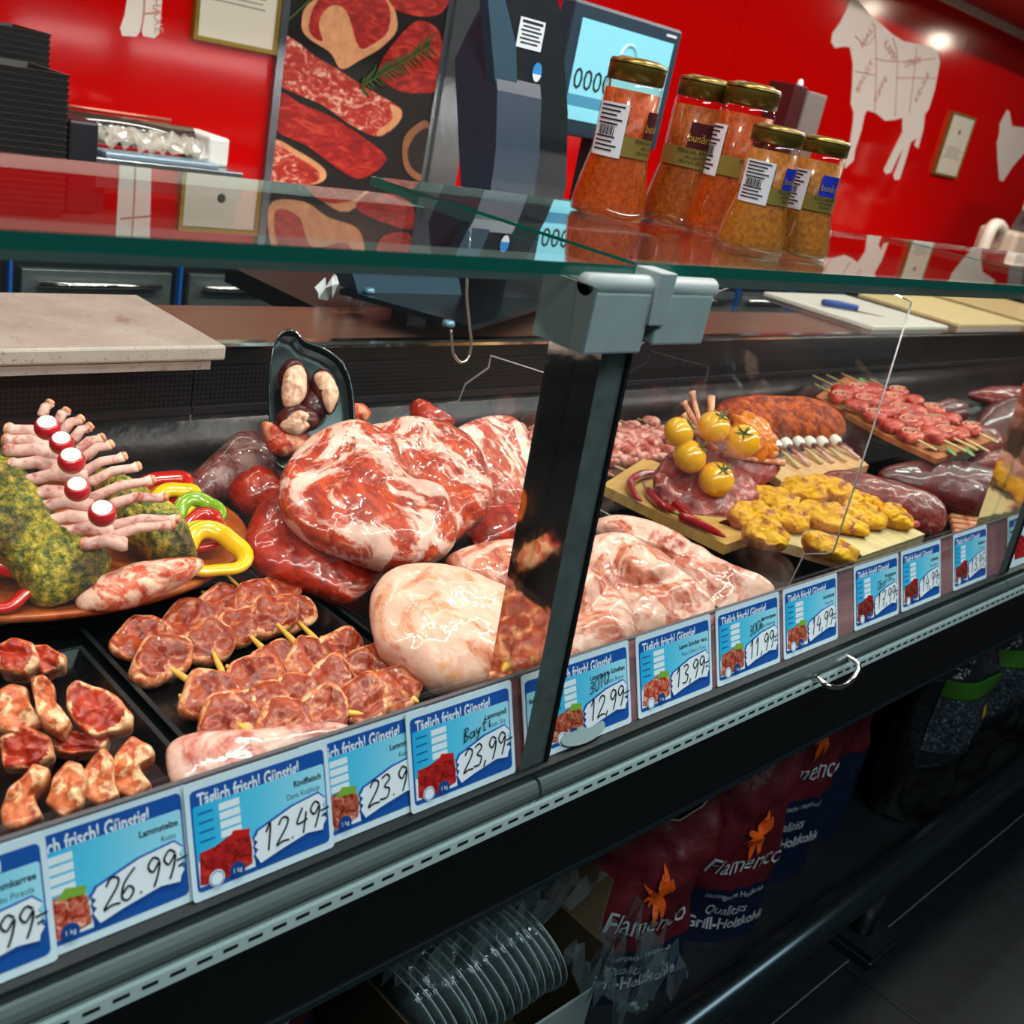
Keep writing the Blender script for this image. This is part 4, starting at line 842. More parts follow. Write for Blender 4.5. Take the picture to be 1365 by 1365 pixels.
meat('lamb_joint', 'pale tapering leg reaching the farthest right of the row', 'meat', [(785, 700), (820, 688), (870, 698), (930, 728), (985, 760), (1026, 776), (1032, 795), (1005, 818), (955, 826), (920, 790), (870, 745), (820, 722)], (915, 760, .856), (-.45, -.36, .82), .022, .038, PALE2, G2, ridge=.010, freq=16, amp=.009, seed=11, rings=16, seg=80)
meat('lamb_neck', 'long dark lamb neck against the steel back', 'meat', [(240, 655), (262, 628), (290, 602), (316, 580), (345, 578), (366, 596), (362, 625), (325, 652), (285, 670), (255, 672)], (305, 630, .880), N1, .030, .035, NECK, 'dark neck pieces by the kidneys', amp=.005, seed=12)
meat('lamb_neck', 'smaller cut neck piece in front of the long one', 'meat', [(303, 655), (318, 636), (345, 625), (370, 634), (380, 660), (368, 682), (340, 688), (315, 676)], (340, 658, .885), N1, .026, .035, LAMB2, 'dark neck pieces by the kidneys', amp=.006, seed=13)
# vacuum packed piece by the tags
meat('vacuum_pack', 'vacuum packed pink leg lying against the tag strip', 'meat', [(220, 1010), (232, 988), (275, 980), (350, 975), (420, 968), (470, 972), (480, 990), (440, 1015), (360, 1045), (290, 1065), (235, 1050)], (340, 1012, .858), N2, .022, .025, meat_mat('pink_vacuum', 'b0443a', 'cc7a6c', 'e8b8ac', .40, .62, 13, (1, 1, 1), .25, .5, .2, 1.0), None, amp=.004, seed=14)
# kidneys in a black scoop
kb = at_z(405, 600, .90)
ko = Vector((kb.x, kb.y, .86)); kt = thing('kidney_scoop', 'upright black plastic scoop holding kidneys', 'scoop', ko)
NK = Vector((-.35, -.75, .55)).normalized()
kp = at_z(405, 545, .985)
ol = [on(a, b, kp - NK * .02, NK) for a, b in ((362, 600), (360, 520), (364, 475), (374, 458), (388, 457), (400, 470), (425, 480), (448, 500), (458, 540), (456, 600), (410, 625), (375, 625))]
olv = smooth_loop(ol, 40); cen = sum(olv, Vector()) / 40
MB().prism([v - ko for v in olv], -NK * .004).build('back_wall', TRAYB, kt)
mb = MB()
rim = [v + NK * .030 + (v - cen).normalized() * .004 for v in olv]
n = len(olv)
mb.add([v - ko for v in olv] + [v - ko for v in rim] + [v - ko + (v - cen).normalized() * .003 for v in rim] + [v - ko + (v - cen).normalized() * .003 for v in olv], [(k * n + i, k * n + (i + 1) % n, ((k + 1) % 4) * n + (i + 1) % n, ((k + 1) % 4) * n + i) for k in range(4) for i in range(n)], 0, True)
mb.build('side_wall', M('scoop_edge', '11181a', .12, coat=1), kt)
GK = 'kidneys in the black scoop'
def kidney(label, px, sd, lift, fatpx=None):
    p0 = kp + NK * lift; P = [on(a, b, p0, NK) for a, b in px]
    vs, fs = lump(P, NK, .017, .016, amp=.003, seed=sd, seg=36, rings=9); o = base_of(vs)
    r = thing('kidney', label, 'kidney', o, GK); MB().add(local(vs, o), fs, 0, True).build('organ', KIDR, r)
    if fatpx:
        P = [on(a, b, p0 + NK * .010, NK) for a, b in fatpx]; vs, fs = lump(P, NK, .012, .010, amp=.007, freq=50, seed=sd + 1, seg=40, rings=10, ridge=.003)
        MB().add(local(vs, o), fs, 0, True).build('suet_cap', SUET, r)
    return r
kidney('kidney with pale suet at the top left of the scoop', [(372, 495), (385, 480), (402, 483), (413, 505), (410, 530), (395, 543), (378, 540), (372, 515)], 20, .012, [(375, 505), (385, 488), (400, 487), (411, 505), (405, 530), (392, 543), (378, 540)])
kidney('kidney with pale suet at the right of the scoop', [(414, 505), (425, 492), (440, 496), (451, 515), (450, 540), (440, 553), (428, 545), (416, 525)], 22, .012, [(418, 502), (432, 496), (446, 510), (451, 530), (441, 552), (430, 535)])
kidney('bare dark kidney in the middle of the scoop', [(398, 540), (410, 520), (425, 525), (436, 545), (430, 560), (410, 560)], 24, .006)
kidney('kidney with torn suet lowest in the scoop', [(366, 560), (378, 545), (400, 540), (424, 550), (424, 570), (400, 578), (375, 575)], 26, .018, [(385, 555), (400, 546), (415, 555), (413, 572), (395, 580), (372, 568)])
for lab, px, rf, sd in (('raw red trimming left below the kidneys', [(349, 568), (356, 563), (372, 575), (400, 582), (412, 580), (405, 598), (385, 607), (360, 600)], (380, 585, .955), 30), ('raw red trimming right of the kidneys', [(455, 540), (470, 538), (485, 540), (495, 552), (485, 564), (465, 566)], (475, 552, .965), 31)):
    meat('meat_trimming', lab, 'meat', px, rf, (-.3, -.7, .6), .014, .03, meat_mat('trim_red', '8a1408', 'c03a1c', 'e89a78', .45, .66, 40), 'trimmings round the kidney scoop', amp=.004, seed=sd, seg=32, rings=8)

# ---- noisette skewers: slices threaded on wooden sticks lying towards the glass
def oval(c, U, V, a, b, n=26, seed=0):
    g = random.Random(seed); ph = g.uniform(0, 6.28)
    return [c + U * (a * math.cos(t)) * (1 + .10 * math.sin(2 * t + ph)) + V * (b * math.sin(t)) * (1 + .12 * math.cos(3 * t + ph)) for t in [2 * math.pi * k / n for k in range(n)]]
def noisette_skewer(label, cs, z, end, gr, seed, start=None, a=.030, b=.023):
    g = random.Random(seed); C = [at_z(px, py, z) for px, py in cs]
    o = Vector((C[0].x, C[0].y, DECK + .004)); r = thing('meat_skewer', label, 'skewer', o, gr)
    for i, c in enumerate(C):
        N = Vector((g.uniform(-.25, .05), -.45 + g.uniform(-.15, .1), .9)).normalized()
        U = Vector((.85, .5 + g.uniform(-.3, .3), 0)); U = (U - N * U.dot(N)).normalized(); V = N.cross(U)
        vs, fs = lump(oval(c, U, V, a * g.uniform(.92, 1.1), b * g.uniform(.92, 1.1), seed=seed + i), N, .0085, .014, seg=40, rings=16, amp=.0048, freq=48, seed=seed + i, p=5, q=.4, ridge=.003)
        s_ = MB().slots(local(vs, o), fs, rim_slots(40, 16, .86, seed + i)).build('meat_slice', [NOIS, NFAT], r)
    e = at_z(*end, z - .004); s0 = at_z(*start, z) if start else C[0] + (C[0] - e).normalized() * .03
    L = [s0, *[c - Vector((0, 0, .002)) for c in C], (C[-1] + e) / 2 - Vector((0, 0, .001)), e]
    MB().tube([p - o for p in smooth_loop(L, 24, False)], [.0022] * 17 + [.0026, .003, .0033, .0033, .003, .002, .0012], 8).build('stick', STICK, r)
    return r
GA, GB = 'rear row of lamb noisette skewers', 'front row of lamb noisette skewers'
noisette_skewer('rear lamb noisette skewer nearest the platter trays', [(190, 852), (215, 880)], .852, (258, 912), GA, 40)
noisette_skewer('second rear lamb noisette skewer from the left', [(250, 830), (278, 856)], .852, (300, 903), GA, 41)
noisette_skewer('third rear lamb noisette skewer, in the middle of the row', [(296, 806), (322, 834)], .852, (362, 876), GA, 42, (268, 788))
noisette_skewer('fourth rear lamb noisette skewer, second from the shoulders', [(340, 800), (362, 822)], .857, (402, 866), GA, 44, (301, 766))
noisette_skewer('rear lamb noisette skewer nearest the shoulders', [(372, 792), (390, 818)], .852, (430, 862), GA, 43)
noisette_skewer('front lamb noisette skewer at the left end', [(276, 926), (304, 953)], .850, (338, 980), GB, 50, (238, 928))
noisette_skewer('second front lamb noisette skewer from the left', [(335, 905), (350, 945), (378, 966)], .850, (455, 967), GB, 51)
noisette_skewer('middle front lamb noisette skewer with three slices', [(368, 888), (388, 930), (432, 946)], .852, (484, 952), GB, 52)
noisette_skewer('fourth front lamb noisette skewer, close to the tag strip', [(412, 880), (440, 906), (488, 932)], .852, (515, 944), GB, 53)
noisette_skewer('front lamb noisette skewer nearest the pale leg', [(455, 868), (498, 888), (530, 918)], .852, (558, 936), GB, 54)

# ---- stewing chops heaped at the left front
GC = 'bone-in stewing chops at the left front'
def chop(label, px, ref, sd, m, N=(-.35, -.55, .76)):
    return meat('stewing_chop', label, 'chop', px, ref, N, .009, .026, m, GC, rim=.84, amp=.005, freq=60, seed=sd, seg=56, rings=12, p=10, q=.3, sharp=True, ridge=.003)
chop('dark red chop topmost at the left edge, under the platter', [(-5, 862), (20, 850), (45, 858), (55, 885), (35, 905), (0, 900)], (22, 878, .868), 60, [CHOP, CHOPF])
chop('small dark chop lying right of the topmost one', [(42, 862), (62, 858), (90, 876), (86, 890), (60, 900), (44, 890)], (66, 880, .862), 61, [CHOP, CHOPF])
chop('pale sided chop standing at the left edge', [(-8, 925), (15, 912), (38, 918), (42, 940), (60, 965), (30, 985), (-8, 970)], (20, 948, .880), 62, [CHOPF, NFAT])
chop('notched chop standing left of the red faced one', [(40, 905), (58, 900), (74, 912), (72, 935), (98, 965), (84, 985), (60, 975), (46, 945)], (68, 945, .885), 63, [CHOPF, NFAT])
chop('large red faced chop with a fat rim, right of the heap', [(88, 920), (102, 908), (135, 918), (165, 938), (182, 955), (176, 975), (130, 985), (98, 965), (86, 945)], (132, 948, .875), 64, [CHOP, CHOPF])
chop('rough chop lying low behind the front row', [(0, 985), (35, 968), (70, 985), (75, 1010), (45, 1028), (5, 1025)], (38, 998, .860), 65, [CHOP, CHOPF])
chop('flat chop under the red faced one', [(70, 975), (120, 978), (150, 985), (140, 1000), (95, 1010), (66, 1000)], (108, 992, .852), 66, [CHOP, CHOPF])
chop('front row chop at the left edge', [(2, 1082), (12, 1050), (32, 1035), (45, 1015), (68, 1025), (60, 1050), (45, 1062), (58, 1090), (30, 1110), (5, 1105)], (34, 1062, .862), 67, [CHOPF, NFAT])
chop('second front row chop from the left', [(58, 1072), (72, 1040), (92, 1015), (110, 1020), (120, 1045), (112, 1075), (85, 1092)], (90, 1055, .862), 68, [CHOPF, NFAT])
chop('third front row chop, upright and pale', [(100, 1062), (112, 1025), (140, 996), (152, 1010), (150, 1040), (160, 1062), (130, 1080)], (130, 1040, .862), 69, [CHOPF, NFAT])
chop('fourth front row chop with a pointed tip', [(140, 1050), (152, 1010), (175, 982), (205, 995), (210, 1008), (185, 1025), (205, 1050), (175, 1068)], (175, 1028, .862), 70, [CHOPF, NFAT])

# ---- herb crusted racks on the oval platter
PZ = .874
pc = at_z(60, 715, PZ)
for i in range(4):
    r = thing('stacked_tray', ['lowest', 'second lowest', 'second highest', 'highest'][i] + ' of the black oval trays under the wooden platter', 'tray', (pc.x - .005, pc.y + .01, DECK + .0045 + i * .0085), 'black trays under the platter')
    MB().lathe([(0, 0), (.80, 0), (.93, .006), (.96, .0075), (.96, .0085), (.92, .0082), (.79, .003), (0, .002)], 48, 0, Matrix.Diagonal((.185 - .002 * i, .145, 1, 1))).build('dish', TRAYB, r)
pl = thing('wooden_platter', 'oval orange wooden platter carrying the herbed racks', 'platter', (pc.x, pc.y, PZ - .012))
MB().lathe([(0, .0), (.88, 0), (.985, .006), (1.0, .012), (.985, .0145), (.94, .0125), (0, .0115)], 72, 0, Matrix.Diagonal((.222, .170, 1, 1))).build('dish', PLATTER, pl)
def on_platter(name, label, cat, px, ref, N, top, bot, mat, **kw):
    p0 = at_z(*ref); P = [on(a, b, p0, N) for a, b in px]; vs, fs = lump(P, N, top, bot, **kw)
    for v in vs: v.z = max(v.z, PZ + .0005)
    o = base_of(vs); return vs, fs, o
RK = (-.45, -.45, .77)
def rack(label, px, ref, N, ribs, seed, rr, meatpx=None):
    vs, fs, o = on_platter('rack', label, 'meat', px, ref, N, .034, .040, HERB, amp=.006, freq=30, seed=seed, seg=130, rings=26, grain=.6)
    r = thing('rack_of_lamb', label, 'rack of lamb', o, 'herbed racks of lamb on the platter')
    MB().add(local(vs, o), fs, 0, True).build('herb_crust', HERB, r)
    for (a0, b0), (a1, b1) in ribs:
        z0 = at_z(100, 660, .965)
        p, q_ = on(a0, b0, z0, RK), on(a1, b1, z0 + Vector((0, 0, .004)), RK); m_ = (p + q_) / 2 + Vector((0, 0, .004))
        d = (q_ - p) * .12
        MB().tube([v - o for v in (p, p + d, m_, q_ - d, q_)], [rr * .8, rr, rr * .85, rr * .8, rr * .95], 9).build('rib', BONE, r)
        MB().lathe([(0, -.001), (.7, -.001), (.85, .002), (.6, .004), (0, .0045)], 9, 0, Matrix.Translation(q_ - o) @ (q_ - p).to_track_quat('Z', 'Y').to_matrix().to_4x4() @ Matrix.Diagonal((rr, rr, 1, 1))).build('rib_tip', BONET, r)
    return r, o
cv = lambda L: [((a / 3.4125, 440 + b / 3.4125), (c / 3.4125, 440 + d / 3.4125)) for a, b, c, d in L]
ra, ro = rack('left herb crusted rack of lamb with thick pink ribs', [(-30, 610), (0, 608), (30, 625), (62, 668), (92, 715), (140, 735), (146, 752), (130, 780), (90, 800), (60, 806), (36, 795), (10, 760), (-30, 720)], (60, 715, .925), (-.3, -.55, .78),
     [(b[0], b[1]) for b in [(q_[1], q_[0]) for q_ in cv([(40, 450, 230, 500), (30, 500, 230, 540), (35, 545, 280, 575), (55, 610, 280, 625), (80, 690, 400, 660), (120, 760, 300, 740), (165, 805, 430, 795), (205, 868, 420, 860), (280, 918, 520, 915), (385, 972, 580, 975)])]], 80, .0075)
rb, ro2 = rack('right herb crusted rack of lamb with thin rib tips', [(110, 640), (135, 628), (165, 640), (200, 665), (240, 690), (262, 735), (258, 750), (215, 750), (180, 725), (140, 690)], (190, 695, .915), (-.25, -.5, .83),
     cv([(190, 395, 225, 335), (265, 420, 300, 370), (280, 465, 365, 405), (330, 500, 405, 440), (350, 550, 460, 490), (380, 580, 500, 520), (360, 655, 560, 575), (400, 695, 625, 620), (395, 770, 690, 680), (500, 790, 745, 760), (500, 890, 800, 860), (480, 945, 780, 885)]), 84, .0056)
# cut face of the front end of the right rack
vs, fs, o = on_platter('c', '', '', [(100, 805), (112, 780), (150, 762), (200, 748), (262, 744), (270, 756), (245, 778), (205, 796), (160, 812), (118, 816)], (180, 782, .893), (-.3, -.6, .72), .018, .018, LAMB3, amp=.006, freq=40, seed=86, seg=50, rings=10)
r = thing('rack_end', 'raw cut end of lamb rack at the platter front', 'meat', o)
MB().add(local(vs, o), fs, 0, True).build('cut_meat', meat_mat('rack_cut', 'b83420', 'd8684c', 'f0c0a8', .42, .6, 34), r)
P = [on(a, b, at_z(200, 755, .908), (-.3, -.6, .72)) for a, b in ((165, 758), (195, 750), (226, 748), (222, 756), (190, 764), (168, 768))]
vs, fs = lump(P, (-.3, -.6, .72), .006, .006, seg=24, rings=5, amp=.002, seed=87); MB().add(local(vs, o), fs, 0, True).build('herb_edge', HERB, r)
# radishes
RADR = M('radish_red', 'b00c1c', .25, coat=.5, var=.15, vs=60); RADW = M('radish_white', 'efe4d8', .4, var=.04)
for i, (a, b, rk) in enumerate(((215, 445, 17), (280, 515, 16), (325, 595, 18), (352, 725, 17), (465, 835, 18.5))):
    c = on(a / 3.4125, 440 + b / 3.4125, at_z(100, 660, .985), RK); rad = rk / FPX * (c - EYE).dot(AF)
    r = thing('radish', ['radish at the top of the rib row', 'second radish from the top of the rib row', 'middle radish of the rib row', 'second radish from the bottom of the rib row', 'largest radish, lowest on the rib row'][i], 'radish', c - Vector((0, 0, rad)), 'cut radishes on the ribs')
    mx = Matrix.Translation((0, 0, rad)) @ Vector((-.25, -.35, .9)).to_track_quat('Z', 'Y').to_matrix().to_4x4() @ Matrix.Scale(rad, 4)
    prof = [(max(0.0, math.cos(t)), math.sin(t)) for t in [-math.pi / 2 + k * (math.pi / 2 + .72) / 12 for k in range(13)]]
    MB().lathe(prof, 24, 0, mx).build('skin', RADR, r)
    e = prof[-1]; MB().lathe([(e[0] * .97, e[1] - .02), (e[0] * .9, e[1] + .06), (e[0] * .5, e[1] + .10), (0, e[1] + .11)], 24, 0, mx).build('cut_face', RADW, r)
# pepper rings
def pepper(label, cx, cy, a, b, z, rot, col, tilt=(-.2, -.4, .9), sd=0, arc=6.28, w=.0090):
    c = at_z(cx, cy, z); N = Vector(tilt).normalized(); U = Vector((math.cos(rot), math.sin(rot), 0)); U = (U - N * U.dot(N)).normalized(); V = N.cross(U); g = random.Random(sd)
    n = 36; pts = [U * a * math.cos(t) * (1 + .14 * math.cos(3 * t + sd)) + V * b * math.sin(t) * (1 + .14 * math.cos(3 * t + sd)) for t in [arc * k / n for k in range(n if arc > 6.2 else n + 1)]]
    lo = min(p.z for p in pts) - w * .9
    pts = [p - Vector((0, 0, lo)) for p in pts]
    o = MB().tube(pts, w, 10, 0, None, True, .55, arc > 6.2).build('pepper_slice', M('pepper_' + col[0], col[1], .22, coat=.6, var=.12, vs=30), None, c + Vector((0, 0, lo)))
    return tag(o, label, 'pepper', 'bell pepper slices on the platter')
YE, GR, RD = ('yellow', 'e8b008'), ('green', '7a9a18'), ('red', 'b81408')
pepper('red pepper ring farthest back, behind the yellow one', 215, 655, .030, .018, .905, .4, RD, sd=1)
pepper('small yellow pepper ring behind the green one', 232, 671, .026, .017, .905, .6, YE, sd=2)
pepper('green pepper ring, the only green one', 262, 688, .026, .020, .902, .5, GR, sd=3)
pepper('red pepper ring between the green and large yellow rings', 268, 712, .028, .018, .895, .5, RD, sd=4)
pepper('large yellow pepper ring at the platter edge', 284, 736, .027, .030, .895, .9, YE, sd=5, w=.0105)
pepper('yellow pepper strip lying inside the ring pile', 250, 722, .022, .012, .897, .4, YE, sd=6, arc=3.6)
pepper('red pepper slice at the left edge of the platter', 4, 778, .022, .026, .893, .2, RD, sd=7, w=.0105)

# ---- crown roast with tomatoes and chillies on a bamboo board
def slab_board(name, label, cat, px, z, th, m, gr=None, legs=None):
    P = [at_z(a, b, z) for a, b in px]; o = sum(P, Vector()) / len(P); o.z = z - th
    r = thing(name, label, cat, o, gr); MB().prism([p - o - Vector((0, 0, th)) + Vector((0, 0, 0)) for p in [Vector((q_.x, q_.y, z)) for q_ in P]], (0, 0, th)).build('board', m, r); return r, o
def riser(label, c, sx, sy, z1):
    """stack of empty black trays that lifts a board"""
    z = DECK + .0045; k = 0
    n = max(1, int((z1 - z) / .011)); hgt = (z1 - z) / n
    for i in range(n):
        r = thing('riser_tray', label % (['lowest', 'second', 'third', 'fourth', 'fifth', 'sixth', 'seventh', 'eighth', 'ninth', 'tenth', 'eleventh', 'twelfth'][min(i, 11)] if n > 1 else 'single'), 'tray', (c.x, c.y, z + i * hgt), 'black riser trays under the boards')
        MB().prism([(-sx + .008, -sy + .008, 0), (sx - .008, -sy + .008, 0), (sx - .008, sy - .008, 0), (-sx + .008, sy - .008, 0)], (0, 0, hgt * .55)).build('dish', TRAYB, r)
        MB().box((-sx, -sy, hgt * .55), (sx, sy, hgt * .98)).build('rim', TRAYB, r)
b1, o1 = slab_board('serving_board', 'amber bamboo board under the crown roast', 'board', [(803, 646), (860, 610), (1070, 690), (968, 726)], .868, .016, BAMBOO)
riser('%s black tray from below, under the crown roast board', o1, .10, .075, .852)
BZ = .868
def on_board(name, label, cat, px, ref, N, top, bot, mat, zf, gr=None, **kw):
    p0 = at_z(*ref); P = [on(a, b, p0, N) for a, b in px]; vs, fs = lump(P, N, top, bot, **kw)
    for v in vs: v.z = max(v.z, zf + .0004)
    o = base_of(vs); return vs, fs, o
ROAST = meat_mat('crown_roast', '701210', '9a2c22', 'd89080', .56, .68, 26, (1, 1, 1), .3, .4, .35)
vs, fs, o = on_board('', '', '', [(872, 645), (882, 615), (905, 600), (950, 605), (1000, 635), (1015, 665), (990, 688), (945, 694), (898, 680)], (940, 655, .892), (-.3, -.5, .8), .014, .04, ROAST, BZ, amp=.006, freq=40, seed=100, seg=60, rings=12)
cr = thing('crown_roast', 'crown of lamb with bare bones rising behind yellow tomatoes', 'roast', o)
MB().add(local(vs, o), fs, 0, True).build('loin', ROAST, cr)
P0 = at_z(960, 610, .93)
vs, fs = lump([on(a, b, P0, (-.4, -.6, .6)) for a, b in ((925, 575), (950, 560), (985, 565), (1000, 600), (1040, 620), (1010, 650), (965, 640), (935, 610))], (-.4, -.6, .6), .010, .025, seg=44, rings=9, amp=.006, freq=40, seed=101)
MB().add(local(vs, o), fs, 0, True).build('upper_meat', ROAST, cr)
for L in (((948, 528), (948, 560)), ((922, 522), (931, 557), (940, 590)), ((911, 535), (922, 555), (930, 575)), ((910, 552), (930, 578), (955, 600)), ((1045, 617), (1000, 612), (965, 605)), ((1035, 605), (1000, 600))):
    pts = [on(a, b, P0 + Vector((0, -.01, .012)), (-.4, -.7, .5)) - o for a, b in L]
    MB().tube(smooth_loop(pts, 8, False) if len(pts) > 2 else pts, [.0065] + [.0042] * (6 if len(pts) > 2 else 0) + [.005], 8).build('bone', BONET, cr)
mb = MB(); g = random.Random(5)
for i in range(9):
    a = [on(1005 - g.uniform(0, 20), 612 + i * 3, P0, (-.4, -.7, .5)) - o, on(985 - i * 2, 640 + g.uniform(0, 10), P0, (-.4, -.7, .5)) - o, on(970 + i * 6, 665, P0, (-.4, -.7, .5)) - o]
    mb.tube(smooth_loop(a, 8, False), .0022, 5)
mb.build('sinew', meat_mat('sinew', 'c88a7a', 'd8a898', 'e8ccc0'), cr)['kind'] = 'stuff'
# folded orange pepper husk beside the tomatoes
P = [on(a, b, P0 + Vector((0, 0, .01)), (-.45, -.55, .65)) for a, b in ((975, 562), (985, 551), (1005, 553), (1025, 570), (1036, 592), (1030, 608), (1005, 614), (990, 600))]
vs, fs = lump(P, (-.45, -.55, .65), .018, .02, seg=48, rings=10, amp=.003, seed=103)
ce = sum(P, Vector()) / len(P)
for v in vs:
    a = math.atan2((v - ce).dot(Vector((1, 0, 0))), (v - ce).z); v += (v - ce) * .10 * math.cos(a * 9)
o2 = base_of(vs); tag(MB().add(local(vs, o2), fs, 0, True).build('orange_pepper', M('pepper_orange', 'd8700c', .3, coat=.4, var=.25, vs=40), None, o2), 'ribbed orange pepper half behind the tomatoes', 'pepper')
TOM = M('tomato_yellow', 'eaa406', .18, coat=.6, var=.08, vs=30); TSTEM = M('tomato_stem', '4a5a1c', .5)
for i, (u, v, rk, lab) in enumerate(((1005, 680, 84, 'yellow tomato lowest in the cluster'), (885, 575, 79, 'yellow tomato at the left middle of the cluster'), (995, 440, 76, 'yellow tomato at the top of the cluster'), (1125, 505, 80, 'yellow tomato at the right of the cluster'), (835, 465, 72, 'yellow tomato at the upper left of the cluster'))):
    c = on(660 + u / 3.4125, 440 + v / 3.4125, P0 - AF * .055, (-.4, -.75, .5)); rad = rk / 3.4125 / FPX * (c - EYE).dot(AF)
    r = thing('tomato', lab, 'tomato', c - Vector((0, 0, rad)), 'yellow tomatoes on the crown roast')
    ax = [Vector((-.2, -.4, .8)), Vector((.3, -.5, .8)), Vector((-.1, -.4, .9)), Vector((-.6, -.3, .7)), Vector((.4, -.5, .7))][i].normalized()
    mx = Matrix.Translation((0, 0, rad)) @ ax.to_track_quat('Z', 'Y').to_matrix().to_4x4() @ Matrix.Scale(rad, 4)
    MB().lathe([(math.cos(t) if abs(t) < 1.57 else 0, math.sin(t) * .92 - (.10 * math.exp(-((1.57 - t) * 4) ** 2))) for t in [-math.pi / 2 + k * math.pi / 16 for k in range(17)]], 30, 0, mx).build('fruit', TOM, r)
    mb = MB(); g = random.Random(i)
    mb.tube([mx @ Vector((0, 0, .8)), mx @ Vector((.1, 0, 1.05)), mx @ Vector((.25, .1, 1.25))], .0012, 6)
    for k in range(5):
        a = k * 1.2566 + g.uniform(-.2, .2); mb.tube([mx @ Vector((0, 0, .84)), mx @ Vector((.3 * math.cos(a), .3 * math.sin(a), .93)), mx @ Vector((.62 * math.cos(a), .62 * math.sin(a), .92 + g.uniform(0, .2)))], [.0014, .0016, .0004], 5)
    mb.build('calyx', TSTEM, r)
CH = M('chilli_red', '9c0a0e', .2, coat=.7, var=.15, vs=30)
for lab, L in (('curved red chilli at the left end of the board', ((876, 630), (852, 634), (840, 645), (846, 660), (856, 668))), ('straight red chilli second from the left', ((862, 652), (880, 672), (905, 685))), ('long red chilli at the front edge of the board', ((905, 686), (935, 700), (968, 716))), ('small red chilli against the roast', ((878, 640), (900, 672), (925, 690)))):
    pts = [at_z(a, b, BZ + .008) for a, b in L]; o = Vector((pts[0].x, pts[0].y, BZ)); r = thing('chilli', lab, 'chilli', o, 'red chillies on the crown roast board')
    q_ = smooth_loop(pts, 16, False); MB().tube([p - o for p in q_], [.003, .006, .0072, .0076, .0076, .0076, .0074, .007, .007, .0068, .0062, .0056, .0048, .0038, .0026, .001], 12).build('pod', CH, r)
    d = (q_[0] - q_[2]).normalized(); MB().tube([q_[0] - o, q_[0] + d * .012 - o, q_[0] + d * .02 + Vector((0, 0, .004)) - o], [.0028, .0016, .0014], 7).build('stalk', M('chilli_stalk', '5a6a20', .5), r)
# ---- spiced roast on its small board with white tipped sticks
b2, o2 = slab_board('serving_board', 'small pale wooden board with white tipped sticks', 'board', [(1010, 618), (1042, 642), (1158, 620), (1120, 588)], .900, .014, wood('light_board', 'b8824a', 'd8a878', 7, (12, 2, 1)))
riser('%s black tray from below, under the spiced roast board', o2, .11, .05, .886)
P0 = at_z(1050, 565, .925)
vs, fs, o = on_board('', '', '', [(955, 545), (975, 532), (1020, 529), (1068, 531), (1106, 543), (1126, 566), (1120, 586), (1080, 592), (1030, 588), (985, 575)], (1050, 565, .925), (-.25, -.55, .78), .03, .04, SPICE, DECK + .005, amp=.006, freq=30, seed=110, seg=64, rings=14)
tag(MB().add(local(vs, o), fs, 0, True).build('spiced_roast', SPICE, None, o), 'orange spice crusted roast behind the white tipped sticks', 'roast')
ON = M('onion_white', 'e6dcd0', .3, coat=.3)
for i, (u, v) in enumerate(((245, 668), (293, 662), (350, 656), (402, 655), (458, 655), (518, 648))):
    c = at_z(965 + u / 3.4125, 400 + v / 3.4125, .912); e = at_z(965 + (u + 95) / 3.4125, 400 + (v + 92 - i * 4) / 3.4125, .904)
    o = Vector((c.x, c.y, .900)); r = thing('kebab_stick', ['stick with white onion tip nearest the tomatoes', 'second white tipped stick from the tomatoes', 'third white tipped stick from the tomatoes', 'fourth white tipped stick from the tomatoes', 'fifth white tipped stick from the tomatoes', 'white tipped stick farthest from the tomatoes'][i], 'stick', o, 'white tipped sticks on the small board')
    MB().tube([c - o, e - o], [.0035, .004], 8).build('stick', BONE if i % 2 else STICKP, r)
    d = (c - e).normalized(); MB().tube([c - o - d * .004, c - o + d * .003, c - o + d * .014, c - o + d * .019], [.006, .0105, .0105, .007], 12).build('onion_tip', ON, r)
    m_ = c * .4 + e * .6; MB().tube([c - o - d * .003, m_ - o + Vector((.006, 0, .001))], [.006, .004], 8).build('meat_strip', NECK, r)
# ---- yellow marinated chops on a pale board
b3, o3 = slab_board('serving_board', 'pale bamboo board under the yellow marinated chops', 'board', [(957, 697), (1130, 748), (1233, 712), (1190, 690), (1050, 655)], .868, .016, BAMBOOP)
riser('%s black tray from below, under the yellow chops board', o3, .12, .09, .852)
YL = [((1004, 688), 34, 22, .2), ((1033, 668), 32, 18, .3), ((1068, 652), 32, 16, .3), ((1106, 650), 30, 15, .3), ((1022, 712), 34, 20, .5), ((1052, 690), 26, 16, .4), ((1108, 728), 36, 17, .5), ((1102, 690), 40, 18, .4), ((1128, 692), 36, 17, .45), ((1152, 686), 32, 16, .45), ((1176, 682), 30, 15, .45), ((1196, 688), 26, 15, .5), ((1150, 668), 26, 13, .4)]
ORD = ['at the left end of the board', 'second along the rear edge', 'third along the rear edge', 'at the right of the rear edge', 'at the front left, beside the long one', 'wedged in the middle of the board', 'lying alone at the front, cut face showing', 'first of the five leaning together', 'second of the five leaning together', 'third of the five leaning together', 'fourth of the five leaning together', 'last of the five leaning, at the right end', 'smallest, resting behind the leaning ones']
